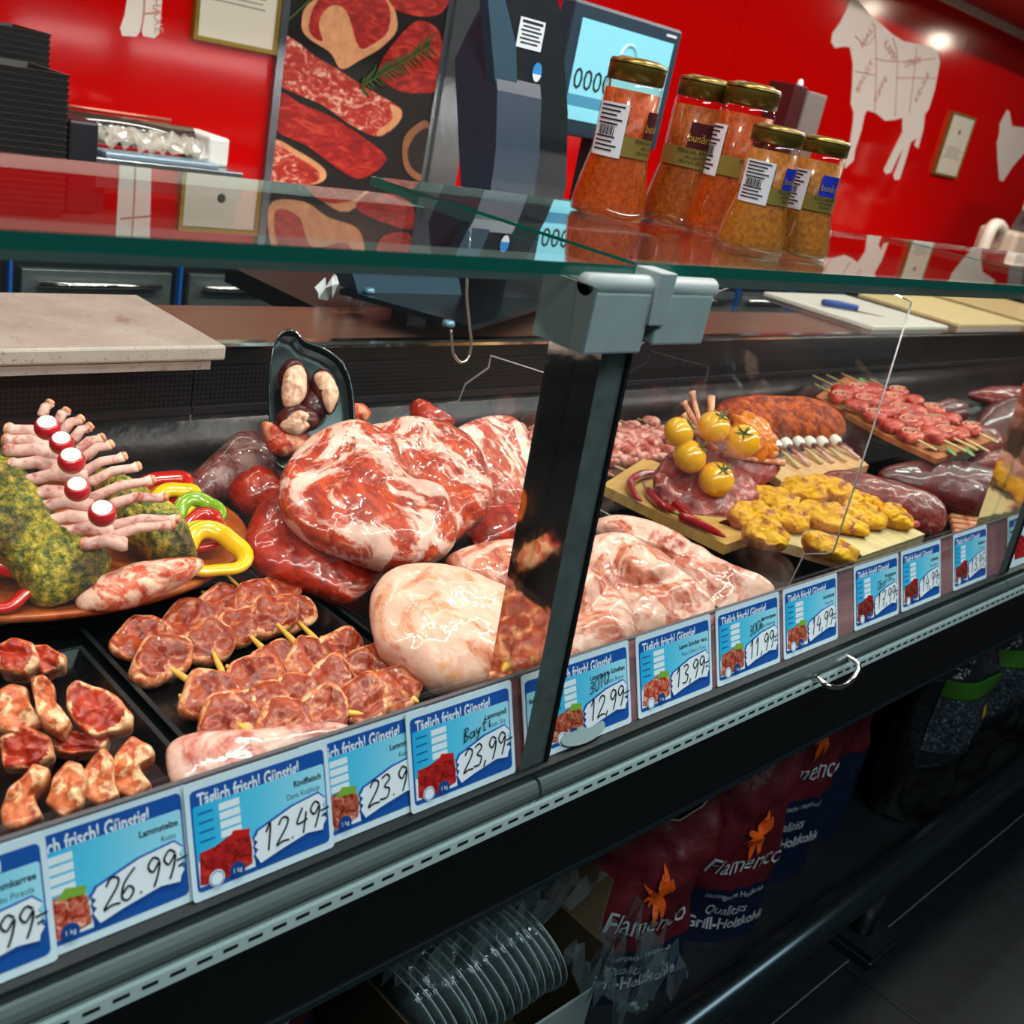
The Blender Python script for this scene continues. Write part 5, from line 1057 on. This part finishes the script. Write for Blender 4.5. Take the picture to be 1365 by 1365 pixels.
for i, ((cx, cy), a, b, rot) in enumerate(YL):
    a *= 1.12; b *= .86
    px = [(cx + a * math.cos(t) * math.cos(rot) - b * math.sin(t) * math.sin(rot), cy + a * math.cos(t) * math.sin(rot) + b * math.sin(t) * math.cos(rot)) for t in [.3 + k * math.pi / 3.5 for k in range(7)]]
    g = random.Random(i); px = [(x + g.uniform(-5, 5), y + g.uniform(-3, 3)) for x, y in px]
    vs, fs, o = on_board('', '', '', px, (cx, cy, .890), (-.35, -.5, .79), .010, .022, YELLOWM, BZ, amp=.006, freq=60, seed=120 + i, seg=56, rings=12, p=9, q=.3, ridge=.004, sharp=True)
    r = thing('marinated_chop', 'yellow marinated chop ' + ORD[i], 'chop', o, 'yellow marinated chops')
    MB().add(local(vs, o), fs, 0, True).build('marinated_meat', YELLOWM, r)
    if i >= 6:
        e = [(cx + a * .86 * math.cos(rot) + 7 * math.cos(t), cy + a * .86 * math.sin(rot) + b * .55 * math.sin(t)) for t in [k * math.pi / 5 for k in range(10)]]
        vs, fs = lump([on(x, y, at_z(cx, cy, .892), (.1, -.8, .5)) for x, y in e], (.1, -.8, .5), .006, .01, seg=20, rings=5, amp=.002, freq=60, seed=i)
        for v in vs: v.z = max(v.z, BZ + .0004)
        MB().add(local(vs, o), fs, 0, True).build('cut_face', CHOP, r)
# ---- roulade skewers on a raised tray
RZ = .940
b4, o4 = slab_board('serving_board', 'raised wooden tray under the red roulade skewers', 'board', [(1088, 528), (1130, 500), (1330, 585), (1250, 612), (1180, 580)], RZ, .010, wood('tray_wood', '8a3c14', 'b86a30', 7, (2, 10, 1)))
riser('%s black tray from below, under the roulade skewers', o4, .13, .07, .930)
ROLL = meat_mat('roulade_red', '8a100a', 'b02414', 'd86a50', .5, .75, 40, (1, 1, 1), .25, .5)
SPI = M('roulade_fat', 'e2a890', .35, var=.1)
def roulade(label, a, b, n, seed, side):
    A, B = at_z(*a, RZ + .014), at_z(*b, RZ + .012); o = Vector((A.x, A.y, RZ)); r = thing('roulade_skewer', label, 'skewer', o, 'roulade skewers on the raised tray')
    MB().tube([A - o, B - o], [.0022, .0024], 7).build('stick', STICKP, r); d = (B - A).normalized(); L = (B - A).length; g = random.Random(seed)
    up = Vector((-.35, -.3, .88)); up = (up - d * up.dot(d)).normalized(); sd_ = d.cross(up)
    for k in range(n):
        c = A + d * L * (.16 + .72 * (k + .5) / n); R_ = L * .72 / n * .47
        vs, fs = lump(oval(c, d, sd_, R_, R_ * .85, seed=seed + k), up, .009, .010, seg=26, rings=6, amp=.0015, freq=60, seed=seed + k, p=5, q=.4)
        s_ = MB().add(local(vs, o), fs, 0, True).build('roulade', ROLL, r)
        if (k + seed) % 2 == 0:
            sp = [c + up * .0096 + (d * math.cos(t) + sd_ * math.sin(t)) * R_ * (.12 + .052 * t) - o for t in [j * .45 for j in range(26)]]
            MB().tube(sp, .0012, 5, 0, None, True).build('fat_spiral', SPI, s_)
for i, (a, b) in enumerate((((1086, 512), (1248, 600)), ((1084, 501), (1288, 602)), ((1102, 500), (1303, 600)), ((1122, 498), (1318, 602)), ((1160, 506), (1330, 590)))):
    roulade(['roulade skewer nearest the glass with clear spirals', 'second roulade skewer from the glass', 'middle roulade skewer on the raised tray', 'fourth roulade skewer from the glass', 'roulade skewer farthest back on the raised tray'][i], a, b, 5, 130 + i * 3, i)
LEAF = M('basil_green', '4a6a1c', .4, var=.2, vs=60)
for i, (cx, cy) in enumerate(((1112, 530), (1150, 508), (1245, 596), (1268, 601), (1292, 602), (1128, 545))):
    c = at_z(cx, cy, RZ + .006); o = Vector((c.x, c.y, RZ)); g = random.Random(i); a = g.uniform(0, 3)
    U = Vector((math.cos(a), math.sin(a), .1)); V = Vector((-math.sin(a), math.cos(a), .25)); pts = [o + Vector((0, 0, .006)) + U * .022 * math.cos(t) + V * .011 * math.sin(t) for t in [k * math.pi / 6 for k in range(12)]]
    vs, fs = lump(pts, U.cross(V), .002, .001, seg=20, rings=4, amp=.001, freq=60, seed=i); tag(MB().add(local(vs, o), fs, 0, True).build('basil_leaf', LEAF, None, o), 'green leaf ' + ['left of the roulade skewers', 'behind the roulade sticks', 'under the front skewer tip', 'between the front skewer tips', 'under the right skewer tips', 'at the tray corner by the spiced roast'][i], 'leaf', 'green leaves on the roulade tray')
# ---- dark vacuum packed beef
GV = 'dark vacuum packed beef'
def beef(label, px, ref, sd, m=BEEF, N=(-.2, -.45, .87), top=.028, bot=.035): return meat('beef_joint', label, 'meat', px, ref, N, top, bot, m, GV, amp=.005, freq=14, seed=sd, seg=64, rings=14)
beef('longest dark red vacuum packed beef roll', [(1172, 634), (1190, 620), (1246, 613), (1302, 622), (1345, 640), (1350, 665), (1328, 685), (1300, 686), (1255, 672), (1205, 655)], (1265, 650, .888), 140)
beef('marbled beef joint beside the yellow chops', [(1092, 640), (1110, 628), (1150, 634), (1208, 652), (1250, 668), (1262, 692), (1252, 712), (1225, 708), (1180, 690), (1130, 665)], (1185, 668, .872), 141, BEEFF)
beef('big dark beef piece at the right picture edge', [(1300, 565), (1320, 540), (1360, 528), (1420, 540), (1430, 580), (1390, 610), (1340, 605), (1310, 590)], (1360, 570, .905), 142)
beef('marbled beef end between the big piece and the long roll', [(1290, 612), (1330, 602), (1380, 608), (1400, 630), (1360, 645), (1310, 630)], (1345, 622, .885), 143, BEEFF)
beef('short sausage shaped beef end by the roulade tips', [(1290, 575), (1305, 568), (1325, 572), (1335, 590), (1328, 604), (1305, 602)], (1312, 588, .900), 144, BEEFF, top=.018)
beef('dark beef piece behind the roulade tray', [(1235, 545), (1262, 532), (1288, 540), (1290, 558), (1265, 565), (1240, 558)], (1262, 550, .905), 145, BEEF, top=.02, bot=.06)
beef('flat dark beef cut far back at the right edge', [(1290, 525), (1330, 515), (1380, 518), (1390, 535), (1340, 540)], (1340, 528, .87), 146, BEEFF, top=.015)
SAUS = meat_mat('sausage', 'a04a2c', 'b8643e', 'd08a60', .45, .7, 30, (1, 1, 1), .3, .4)
for i in range(5):
    a, b = at_z(1262 + i * 2, 682 + i * 7.0, .845), at_z(1335 + i * 3, 694 + i * 7.5, .845)
    o = Vector((a.x, a.y, DECK + .0045)); d = (b - a) * .1
    tag(MB().tube([p - o for p in (a, a + d * .4, (a + b) / 2, b - d * .4, b)], [.003, .0085, .009, .0085, .003], 12).build('sausage', SAUS, None, o), ['farthest of the thin orange sausages', 'second farthest thin orange sausage', 'middle thin orange sausage', 'second nearest thin orange sausage', 'thin orange sausage nearest the glass'][i], 'sausage', 'thin sausages by the far tags')
# ---- lamb cubes on pale sticks at the back, either side of the post
GS = 'lamb cube skewers at the back'
CUBE = meat_mat('cube_meat', '9a3a30', 'b8584a', 'd8a090', .45, .65, 45)
for i in range(9):
    A = at_z(598 + i * 26, 548 - i * 1.0, .872); B = A + Vector((.06, -.30, -.012)); o = Vector((A.x, A.y, DECK + .0045))
    r = thing('cube_skewer', ['lamb cube skewer at the left end of the back row', 'second lamb cube skewer of the back row', 'third lamb cube skewer of the back row', 'fourth lamb cube skewer of the back row', 'lamb cube skewer in the middle of the back row', 'sixth lamb cube skewer of the back row', 'seventh lamb cube skewer, right behind the post', 'eighth lamb cube skewer, by the crown roast', 'lamb cube skewer nearest the crown roast'][i], 'skewer', o, GS)
    MB().tube([A - o, B - o], .0021, 6).build('stick', STICKP, r); g = random.Random(150 + i)
    for k in range(6):
        c = A.lerp(B, .34 + .10 * k) + Vector((g.uniform(-.003, .003), 0, g.uniform(-.002, .003)))
        vs, fs = lump([c + Vector((x * .016, y * .014, g.uniform(-.004, .004))) for x, y in ((-1, -.9), (0, -1), (1, -.8), (1.05, .2), (.9, .9), (0, 1), (-1, .8), (-1, 0))], (g.uniform(-.3, .3), -.2, 1), .010, .012, seg=20, rings=5, amp=.003, freq=60, seed=i * 7 + k, p=5, q=.4)
        MB().add(local(vs, o), fs, 0, True).build('meat_cube', CUBE, r)
# extra cut pieces under the cubes keep the heap full
meat('lamb_slab', 'pink lamb slab under the cube skewers right of the post', 'meat', [(790, 590), (830, 570), (880, 585), (885, 620), (850, 640), (805, 640)], (838, 608, .848), N2, .016, .02, CUBE, None, amp=.006, freq=40, seed=160, seg=44)
# ---- clear acrylic dividers, chamfered at the back
ACR = glass('acrylic', 'fbfafb', 1.42, .02)
def divider(label, x, pts):
    o = Vector((x, pts[0][0], pts[0][1])); r = thing('acrylic_divider', label, 'divider', o, 'clear acrylic dividers')
    P = [(0, y - o.y, z - o.z) for y, z in pts]; MB().prism(P, (.004, 0, 0)).build('sheet', ACR, r)
    MB().tube([Vector((.002, 0, 0)) + Vector(p) for p in P], .0013, 6, 0, None, True, 1, True).build('polished_edge', M('acrylic_edge', 'b8aeb0', .2, coat=.5), r)
divider('clear acrylic divider standing beside the yellow chops', 1.245, [(.575, .928), (.566, .935), (.568, 1.10), (.572, 1.262), (.60, 1.266), (.776, 1.243), (.876, 1.183), (.98, 1.06), (1.05, .90), (1.05, DECK + .005), (.615, DECK + .005), (.603, .915)])
x2 = 1.06
q6 = [at_x(a, b, x2) for a, b in ((653, 474), (650, 490), (619, 512), (610, 535), (596, 537), (593, 560))]
divider('clear acrylic divider with a stepped corner behind the shoulders', x2, [(q6[0].y - .12, DECK + .005), (q6[0].y - .12, q6[0].z + .01)] + [(p.y, p.z) for p in q6] + [(q6[-1].y + .0, DECK + .005)])

# ================================================================== spice jars on the right glass shelf
def spice_content(name, a, b):
    t = NT(name); t.l(t.ramp(t.noise(220, 4, .7), [(.3, a), (.7, b)]), t.b.inputs['Base Color']); t.b.inputs['Roughness'].default_value = .45; t.b.inputs['Coat Weight'].default_value = .2; t.b.inputs['Coat Roughness'].default_value = .1; t.b.inputs['Specular IOR Level'].default_value = .2
    t.b.inputs['Subsurface Weight'].default_value = .08; t.b.inputs['Subsurface Radius'].default_value = (.01, .004, .001); return t.m
JAR = glass('jar_plastic', 'fff6ee', 1.5, .02)
CAP = M('gold_cap', '6e5a22', .3, .75, var=.1, vs=30)
def jar(label, basepx, height, rad, cols, lab_col, size, back, band_txt, rot):
    p = at_z(*basepx, 1.2965); c = Vector((p.x + AF.x * rad * .55, p.y + AF.y * rad * .75, 1.2962)); r = thing('spice_jar', label, 'jar', c, 'spice jars on the glass shelf')
    H = height; body = [(.0, 0), (.80, .0), (.95, .012), (1.0, .05), (.985, .10), (.90, .24), (.80, .36), (.745, .42), (.74, .50), (.76, .51), (.74, .52), (.74, .80), (.72, .84), (.66, .865)]
    ins = [(.0, .006)] + [(max(.0, x - .035), z + .004) for x, z in body[1:-2]] + [(0, .80)]
    MB().lathe([(x * rad, z * H) for x, z in ins], 40).build('spice_fill', spice_content(*cols), r)
    MB().lathe([(x * rad, z * H) for x, z in body], 40).build('jar_body', JAR, r)
    cp = MB().lathe([(.66 * rad, .855 * H), (.73 * rad, .86 * H), (.735 * rad, .965 * H), (.70 * rad, .985 * H), (.55 * rad, .99 * H), (.50 * rad, 1.0 * H), (0, 1.0 * H)], 40).build('cap', CAP, r)
    MB().lathe([(.737 * rad, .955 * H), (.745 * rad, .96 * H), (.737 * rad, .966 * H)], 40).build('cap_seam', M('cap_dark', '3a3010', .3, .7), cp)
    def band(name, z0, z1, a0, a1, m_, e=.004, n=20):
        v = []
        for k in range(n + 1):
            a = math.radians(a0 + (a1 - a0) * k / n); R_ = rad * .745 * (1 + e) + .0006
            v += [(R_ * math.cos(a), R_ * math.sin(a), z0 * H), (R_ * math.cos(a), R_ * math.sin(a), z1 * H)]
        return MB().add(v, [(2 * k, 2 * k + 2, 2 * k + 3, 2 * k + 1) for k in range(n)], 0, True).build(name, m_, r)
    band('gold_band', .405, .53, rot - 55, rot + 130, M('label_gold', '8a7838', .35, .4))
    band('brand_panel', .53, .70, rot + 15, rot + 62, M('label_' + lab_col[0], lab_col[1], .35))
    band('white_label', .385, .715, back - 34, back + 34, M('label_paper', 'c4c4ca', .45), .012)
    def wrap(s, sz, a, z, m_, e, sx=1.0, vert=False):
        v, f = text_mesh(s, sz, 0, 0, sx, 'CENTER'); R_ = rad * .745 * (1 + e) + .0012
        vs = []
        for x, y, _ in v:
            if vert: x, y = -y, x
            t = math.radians(a) + x / R_; vs.append((R_ * math.cos(t), R_ * math.sin(t), z * H + y))
        return MB().add(vs, f, 0).build('lettering', m_, r)
    GL = M('label_gold_ink', 'c8a84a', .3, .5)
    wrap('bunări', size * 1.25, rot + 38, .575, GL, .006, .8)
    for k, s in enumerate(band_txt): wrap(s, size * (.72 if k == 0 else .5), rot + 38, .495 - k * .032, INK, .006, .8)
    mb = MB()
    R_ = rad * .745 * 1.012 + .0012
    for k in range(11):
        if 5 <= k <= 6: continue
        z = (.69 - k * .027) * H
        pts = [(R_ * math.cos(math.radians(back + q_)), R_ * math.sin(math.radians(back + q_)), z) for q_ in (-26, -13, 0, 13, 26 - (k * 7) % 20)]
        mb.add([p_ for a_ in pts for p_ in (a_, (a_[0], a_[1], a_[2] + .010 * H))], [(2 * i, 2 * i + 2, 2 * i + 3, 2 * i + 1) for i in range(4)], 0)
    for k in range(14):
        a = math.radians(back - 22 + k * 2.6); a2 = a + math.radians(.9 + (k * 7 % 3) * .5)
        mb.add([(R_ * math.cos(a), R_ * math.sin(a), .515 * H), (R_ * math.cos(a2), R_ * math.sin(a2), .515 * H), (R_ * math.cos(a2), R_ * math.sin(a2), .575 * H), (R_ * math.cos(a), R_ * math.sin(a), .575 * H)], [(0, 1, 2, 3)], 0)
    mb.build('label_print', INK, r)
    return r
OR = ('spice_orange', '6a2202', 'a44a06'); BR = ('spice_brown', '5a2204', '94500e'); TN = ('spice_tan', '6a3c0c', 'a06c20')
jar('tall spice jar at the left with a white barcode label', (812, 292), .158, .0405, OR, ('maroon', '3a0a10'), .0095, 188, ('MANGAL BAHARI', 'GRILLGEWÜRZ', 'MELANGE GRILLADE'), 247)
jar('tall spice jar with its maroon brand panel facing forward', (903, 302), .158, .0405, BR, ('maroon', '3a0a10'), .0095, 325, ('MANGAL BAHARI', 'GRILLGEWÜRZ', 'MELANGE GRILLADE'), 192)
jar('tall spice jar third in the row, behind the short ones', (962, 318), .160, .0405, OR, ('maroon', '3a0a10'), .0095, 148, ('MANGAL BAHARI', 'GRILLGEWÜRZ', 'MELANGE GRILLADE'), 225)
jar('short spice jar in front with a blue panel and wide white label', (1004, 337), .123, .036, TN, ('blue', '1a2a9a'), .0075, 192, ('KUZU BAHARI', 'LAMMGEWÜRZ', 'MELANGE'), 236)
jar('short spice jar farthest right with a blue panel', (1066, 343), .123, .036, TN, ('blue', '1a2a9a'), .0075, 166, ('KUZU BAHARI', 'LAMMGEWÜRZ', 'MELANGE'), 212)

# ================================================================== under the counter
SHZ = .1052
MAR = M('bag_maroon', '561018', .42, var=.18, vs=9, bump=.5, bs=16, bd=.012); BLU = M('bag_navy', '091530', .42, var=.18, vs=9, bump=.5, bs=16, bd=.012)
FLM = M('flame_orange', 'd8540c', .45, var=.4, vs=30); BTX = M('bag_white', 'a4acb0', .45); STR = M('bag_red_stripe', '7a1c20', .45)
def charcoal_bag(label, x, y, w, h, rot, seed, lean=0.0, split=.42, full=True):
    g = random.Random(seed); o = Vector((x, y, SHZ)); r = thing('charcoal_bag', label, 'bag', mx=Matrix.Translation(o) @ Matrix.Rotation(rot, 4, 'Z') @ Matrix.Rotation(lean, 4, 'X'), group='maroon charcoal bags under the counter')
    nu, nv = 22, 30; D = .075
    off = Vector((seed * 2.3, seed, 0))
    def front(u, v):      # u 0..1 across, v 0..1 up; local y towards -Y is the front
        pin = 1 - max(0, (v - .78) / .22) ** 1.5
        bulge = math.sin(math.pi * min(1, max(0, u))) ** .28 * (.35 + .65 * pin) * (1 - .3 * v)
        wd = w * (1 - .10 * v + .03 * math.sin(v * 7 + seed)); 
        nz = noise.noise(Vector((u * 2.5, v * 3, 0)) + off) * .024 + abs(noise.noise(Vector((u * 5, v * 6, 3)) + off)) * .020 + noise.noise(Vector((u * 13, v * 14, 7)) + off) * .006
        top = h * v + (.03 * math.sin(u * 5 + seed) * v * v)
        return Vector(((u - .5) * wd, -D * bulge + nz * (.3 + v), top))
    def grid(fn, v0, v1, nm, m_):
        vs, fs = [], []; n2 = max(2, int(nv * (v1 - v0)))
        for j in range(n2 + 1):
            for i in range(nu + 1): vs.append(fn(i / nu, v0 + (v1 - v0) * j / n2))
        for j in range(n2):
            for i in range(nu): a = j * (nu + 1) + i; fs.append((a, a + 1, a + nu + 2, a + nu + 1))
        return MB().add(vs, fs, 0, True).build(nm, m_, r)
    back = lambda u, v: Vector((front(u, v).x, -front(u, v).y * .8, front(u, v).z))
    grid(front, split, 1.0, 'upper_front', MAR); grid(front, 0.0, split, 'lower_front', BLU)
    grid(back, 0.0, 1.0, 'back_panel', MAR)
    lift = lambda u, v, e: front(u, v) + Vector((0, -e, 0))
    MB().tube([front(k / 12, 1.0) + Vector((0, 0, .002)) for k in range(13)], .0016, 6).build('stitched_edge', M('bag_edge', '9a8a80', .5), r)
    if full:
        def put(s, sz, u0, v0, slope, m_, nm, sx=1.0, shear=0.0, bold=0.0):
            v_, f_ = text_mesh(s, sz, bold, shear, sx, 'CENTER')
            pts = [lift(u0 + a / w, v0 + (b + a * slope) / h, .004) for a, b, _ in v_]; MB().add(pts, f_, 0).build(nm, m_, r)
        put('Flamenco', .05, .5, split + .10, .0, BTX, 'brand_lettering', .85, .35)
        put('ökologische Holzkohle', .014, .5, split - .04, .0, BTX, 'small_lettering', 1)
        put('Qualitäts', .026, .42, split - .13, 0, BTX, 'quality_lettering', .9, .3)
        put('Grill-Holzkohle', .030, .5, split - .21, 0, BTX, 'product_lettering', .9, 0, .0008)
        mb = MB()
        u0, v0 = .58, split + .30
        for k, (a, ln, bend) in enumerate(((80, .080, .5), (110, .060, -.6), (55, .050, .7), (160, .055, -.5), (185, .045, .6), (250, .075, .3), (285, .060, -.4), (215, .040, .4))):
            pts = []; t = math.radians(a); p2 = Vector((0, 0))
            for q_ in range(7):
                d = Vector((math.cos(t), math.sin(t))); pts.append((p2.copy(), Vector((-d.y, d.x)), .0055 * math.sin(.35 + q_ / 6 * 2.7)))
                p2 = p2 + d * ln * .75 / 6; t += bend / 6
            P2 = [c_ + n_ * w_ for c_, n_, w_ in pts] + [c_ - n_ * w_ for c_, n_, w_ in pts]
            mb.add([lift(u0 + p_.x / w, v0 + p_.y / h, .005) for p_ in P2], [(i, i + 1, i + 8, i + 7) for i in range(6)], 0)
        mb.build('flame_emblem', FLM, r)
    return r
charcoal_bag('maroon charcoal bag at the left, mostly below the fascia', .53, .76, .28, .50, .0, 1, 0, .5)
charcoal_bag('maroon charcoal bag right behind the box of plastic bowls', 1.245, .71, .25, .335, -.38, 2, 0, .32)
charcoal_bag('upright maroon charcoal bag in the middle, crumpled top', 1.500, .70, .20, .375, -.38, 3, 0, .30)
charcoal_bag('maroon charcoal bag at the right, its blue half showing', 1.725, .74, .21, .46, -.38, 4, .0, .40)
charcoal_bag('dark charcoal bag beside the black plastic bags', 1.93, .76, .17, .44, -.3, 5, .0, .45, False)
# black glossy bags with a green and white label
BAGB = M('bag_black', '0a0d0f', .18, coat=1.0, bump=1.0, bs=22, bd=.02); BAGC = M('bag_silver', '5a6668', .16, .4, coat=.8, bump=1.0, bs=16, bd=.02)
def plastic_bag(label, x, y, w, h, seed, m_, lab):
    o = Vector((x, y, SHZ)); r = thing('plastic_bag', label, 'bag', o, 'black plastic charcoal bags at the right')
    vs, fs = [], []; nu, nv = 40, 26; off = Vector((seed * 5.1, seed * 2.2, 0))
    for j in range(nv + 1):
        v = j / nv; k = (1 - .75 * max(0, (v - .72) / .28) ** 1.4) * (.85 + .15 * math.sin(v * 3.1))
        for i in range(nu):
            a = 2 * math.pi * i / nu; n_ = noise.noise(Vector((math.cos(a) * 1.6, math.sin(a) * 1.6, v * 4)) + off) * .30 + noise.noise(Vector((math.cos(a) * 4, math.sin(a) * 4, v * 9)) + off) * .14
            vs.append((w / 2 * math.cos(a) * k * (1 + n_ * .5), .085 * math.sin(a) * k * (1 + n_), h * v + .01 * math.sin(3 * a) * v))
    for j in range(nv):
        for i in range(nu): fs.append((j * nu + i, j * nu + (i + 1) % nu, (j + 1) * nu + (i + 1) % nu, (j + 1) * nu + i))
    fs.append(list(range(nu))[::-1]); vs.append((0, 0, h * .99)); t_ = len(vs) - 1
    for i in range(nu): fs.append((nv * nu + i, nv * nu + (i + 1) % nu, t_))
    MB().add(vs, fs, 0, True).build('sack', m_, r)
    def patch(nm, v0, v1, a0, a1, mm, e):
        P, F = [], []; n = 8; mrows = 8
        for j in range(mrows + 1):
            for i in range(n + 1):
                v = v0 + (v1 - v0) * j / mrows; a = math.radians(a0 + (a1 - a0) * i / n)
                jj = v * nv; ii = (a / (2 * math.pi) * nu) % nu; j0 = int(jj); i0 = int(ii)
                p = Vector(vs[j0 * nu + i0]).lerp(Vector(vs[j0 * nu + (i0 + 1) % nu]), ii - i0); q_ = Vector(vs[(j0 + 1) * nu + i0]).lerp(Vector(vs[(j0 + 1) * nu + (i0 + 1) % nu]), ii - i0)
                p = p.lerp(q_, jj - j0); P.append(p + Vector((p.x, p.y * 2, 0)).normalized() * e)
        for j in range(mrows):
            for i in range(n): a = j * (n + 1) + i; F.append((a, a + 1, a + n + 2, a + n + 1))
        MB().add(P, F, 0, True).build(nm, mm, r)
    if lab:
        patch('green_label', .66, .74, 205, 285, M('label_green', '2c5a12', .35), .004)
        patch('photo_label', .40, .655, 205, 285, meat_print('print_coals_%d' % seed, '0c1014', '26323c', '6a7a80'), .004)
        patch('yellow_mark', .55, .60, 262, 284, M('label_yellow', 'b8921c', .4), .006)
plastic_bag('black plastic bag with a green topped photo label', 2.22, .67, .26, .50, 1, BAGB, True)
plastic_bag('black crinkled plastic bag with an orange mark under the far post', 2.52, .68, .28, .50, 2, BAGB, True)
plastic_bag('silvery crinkled bag between the maroon and green labelled bags', 2.08, .87, .16, .47, 3, BAGC, False)
plastic_bag('black plastic bag at the right picture edge', 2.86, .68, .28, .50, 4, BAGB, True)
plastic_bag('silvery plastic bag behind, at the right edge', 2.70, .84, .24, .54, 5, BAGC, False)
# open carton of clear plastic lids
CARD2 = M('carton_brown', '3f3016', .7, var=.15, vs=20); CARDW = M('carton_white', '8a9494', .6)
bx0, bx1, by0, by1, bz = .72, 1.035, .60, .82, .27
r = thing('open_carton', 'open brown carton holding clear plastic bowls', 'carton', ((bx0 + bx1) / 2, (by0 + by1) / 2, SHZ)); W2, D2 = (bx1 - bx0) / 2, (by1 - by0) / 2; t = .004
for a, b, nm, mm in (((-W2, -D2, 0), (W2, -D2 + t, .17), 'front_panel', CARDW), ((-W2, D2 - t, 0), (W2, D2, bz), 'back_panel', CARD2), ((-W2, -D2 + t, 0), (-W2 + t, D2 - t, bz - .02), 'side_panel', CARD2), ((W2 - t, -D2 + t, 0), (W2, D2 - t, bz - .02), 'side_panel', CARD2), ((-W2 + t, -D2 + t, 0), (W2 - t, D2 - t, t), 'bottom', CARD2)):
    MB().box(a, b).build(nm, mm, r)
MB().prism([(W2, -D2 + .02, bz - .02), (W2, D2 - .02, bz - .02), (W2 + .05, D2 - .05, bz + .03), (W2 + .05, -D2 + .05, bz + .03)], (.004, 0, 0)).build('side_flap', CARD2, r)
LID = glass('lid_plastic', 'f0f6f6', 1.6, .06, 'b8ccd0', .05)
lid_prof = [(0, .012), (.045, .012), (.062, .010), (.070, .002), (.076, .0), (.080, .003), (.083, .001)]
lm = MB().lathe(lid_prof, 36).tube([(.083 * math.cos(a), .083 * math.sin(a), .001) for a in [k * math.pi / 18 for k in range(36)]], .0011, 5, 1, None, True, 1, True).tube([(.068 * math.cos(a), .068 * math.sin(a), .006) for a in [k * math.pi / 18 for k in range(36)]], .0006, 4, 1, None, True, 1, True).build('plastic_bowl', [LID, glass('bowl_rim_highlight', 'dfeaea', 1.6, .15, 'd0e0e2', .45)]); lme = lm.data; bpy.data.objects.remove(lm)  # rim tubes in a paler material, painting the bright highlight arcs
ORDN = ['first', 'second', 'third', 'fourth', 'fifth', 'sixth', 'seventh', 'eighth', 'ninth', 'tenth', 'eleventh', 'twelfth', 'thirteenth', 'fourteenth', 'fifteenth', 'sixteenth', 'seventeenth', 'eighteenth']
g = random.Random(11)
for row in range(1):
    for i in range(16):
        o = obj('plastic_bowl', lme); o.location = (bx0 + .045 + i * .0150, .708, .300 + g.uniform(-.006, .006)); o.rotation_euler = (g.uniform(-.03, .03), math.radians(70 + g.uniform(-1.5, 1.5)), .1)
        tag(o, '%s clear plastic bowl from the left in the carton' % ORDN[i], 'bowl', 'clear plastic bowls in the carton')
fm = crumple(MB(), (0, 0, 0), .34, .16, .06, 16, 21).build('plastic_wrap', glass('bag_film', 'eef4f4', 1.6, .08, 'a8bcc0', .10), None, (.88, .72, .385)); tag(fm, 'crumpled clear plastic wrap lying over the bowls', 'plastic wrap')
fm = crumple(MB(), (0, 0, 0), .16, .12, .09, 10, 22).build('plastic_wrap', glass('bag_film'), None, (1.07, .585, .27)); tag(fm, 'torn clear plastic bag hanging out of the carton side', 'plastic wrap')
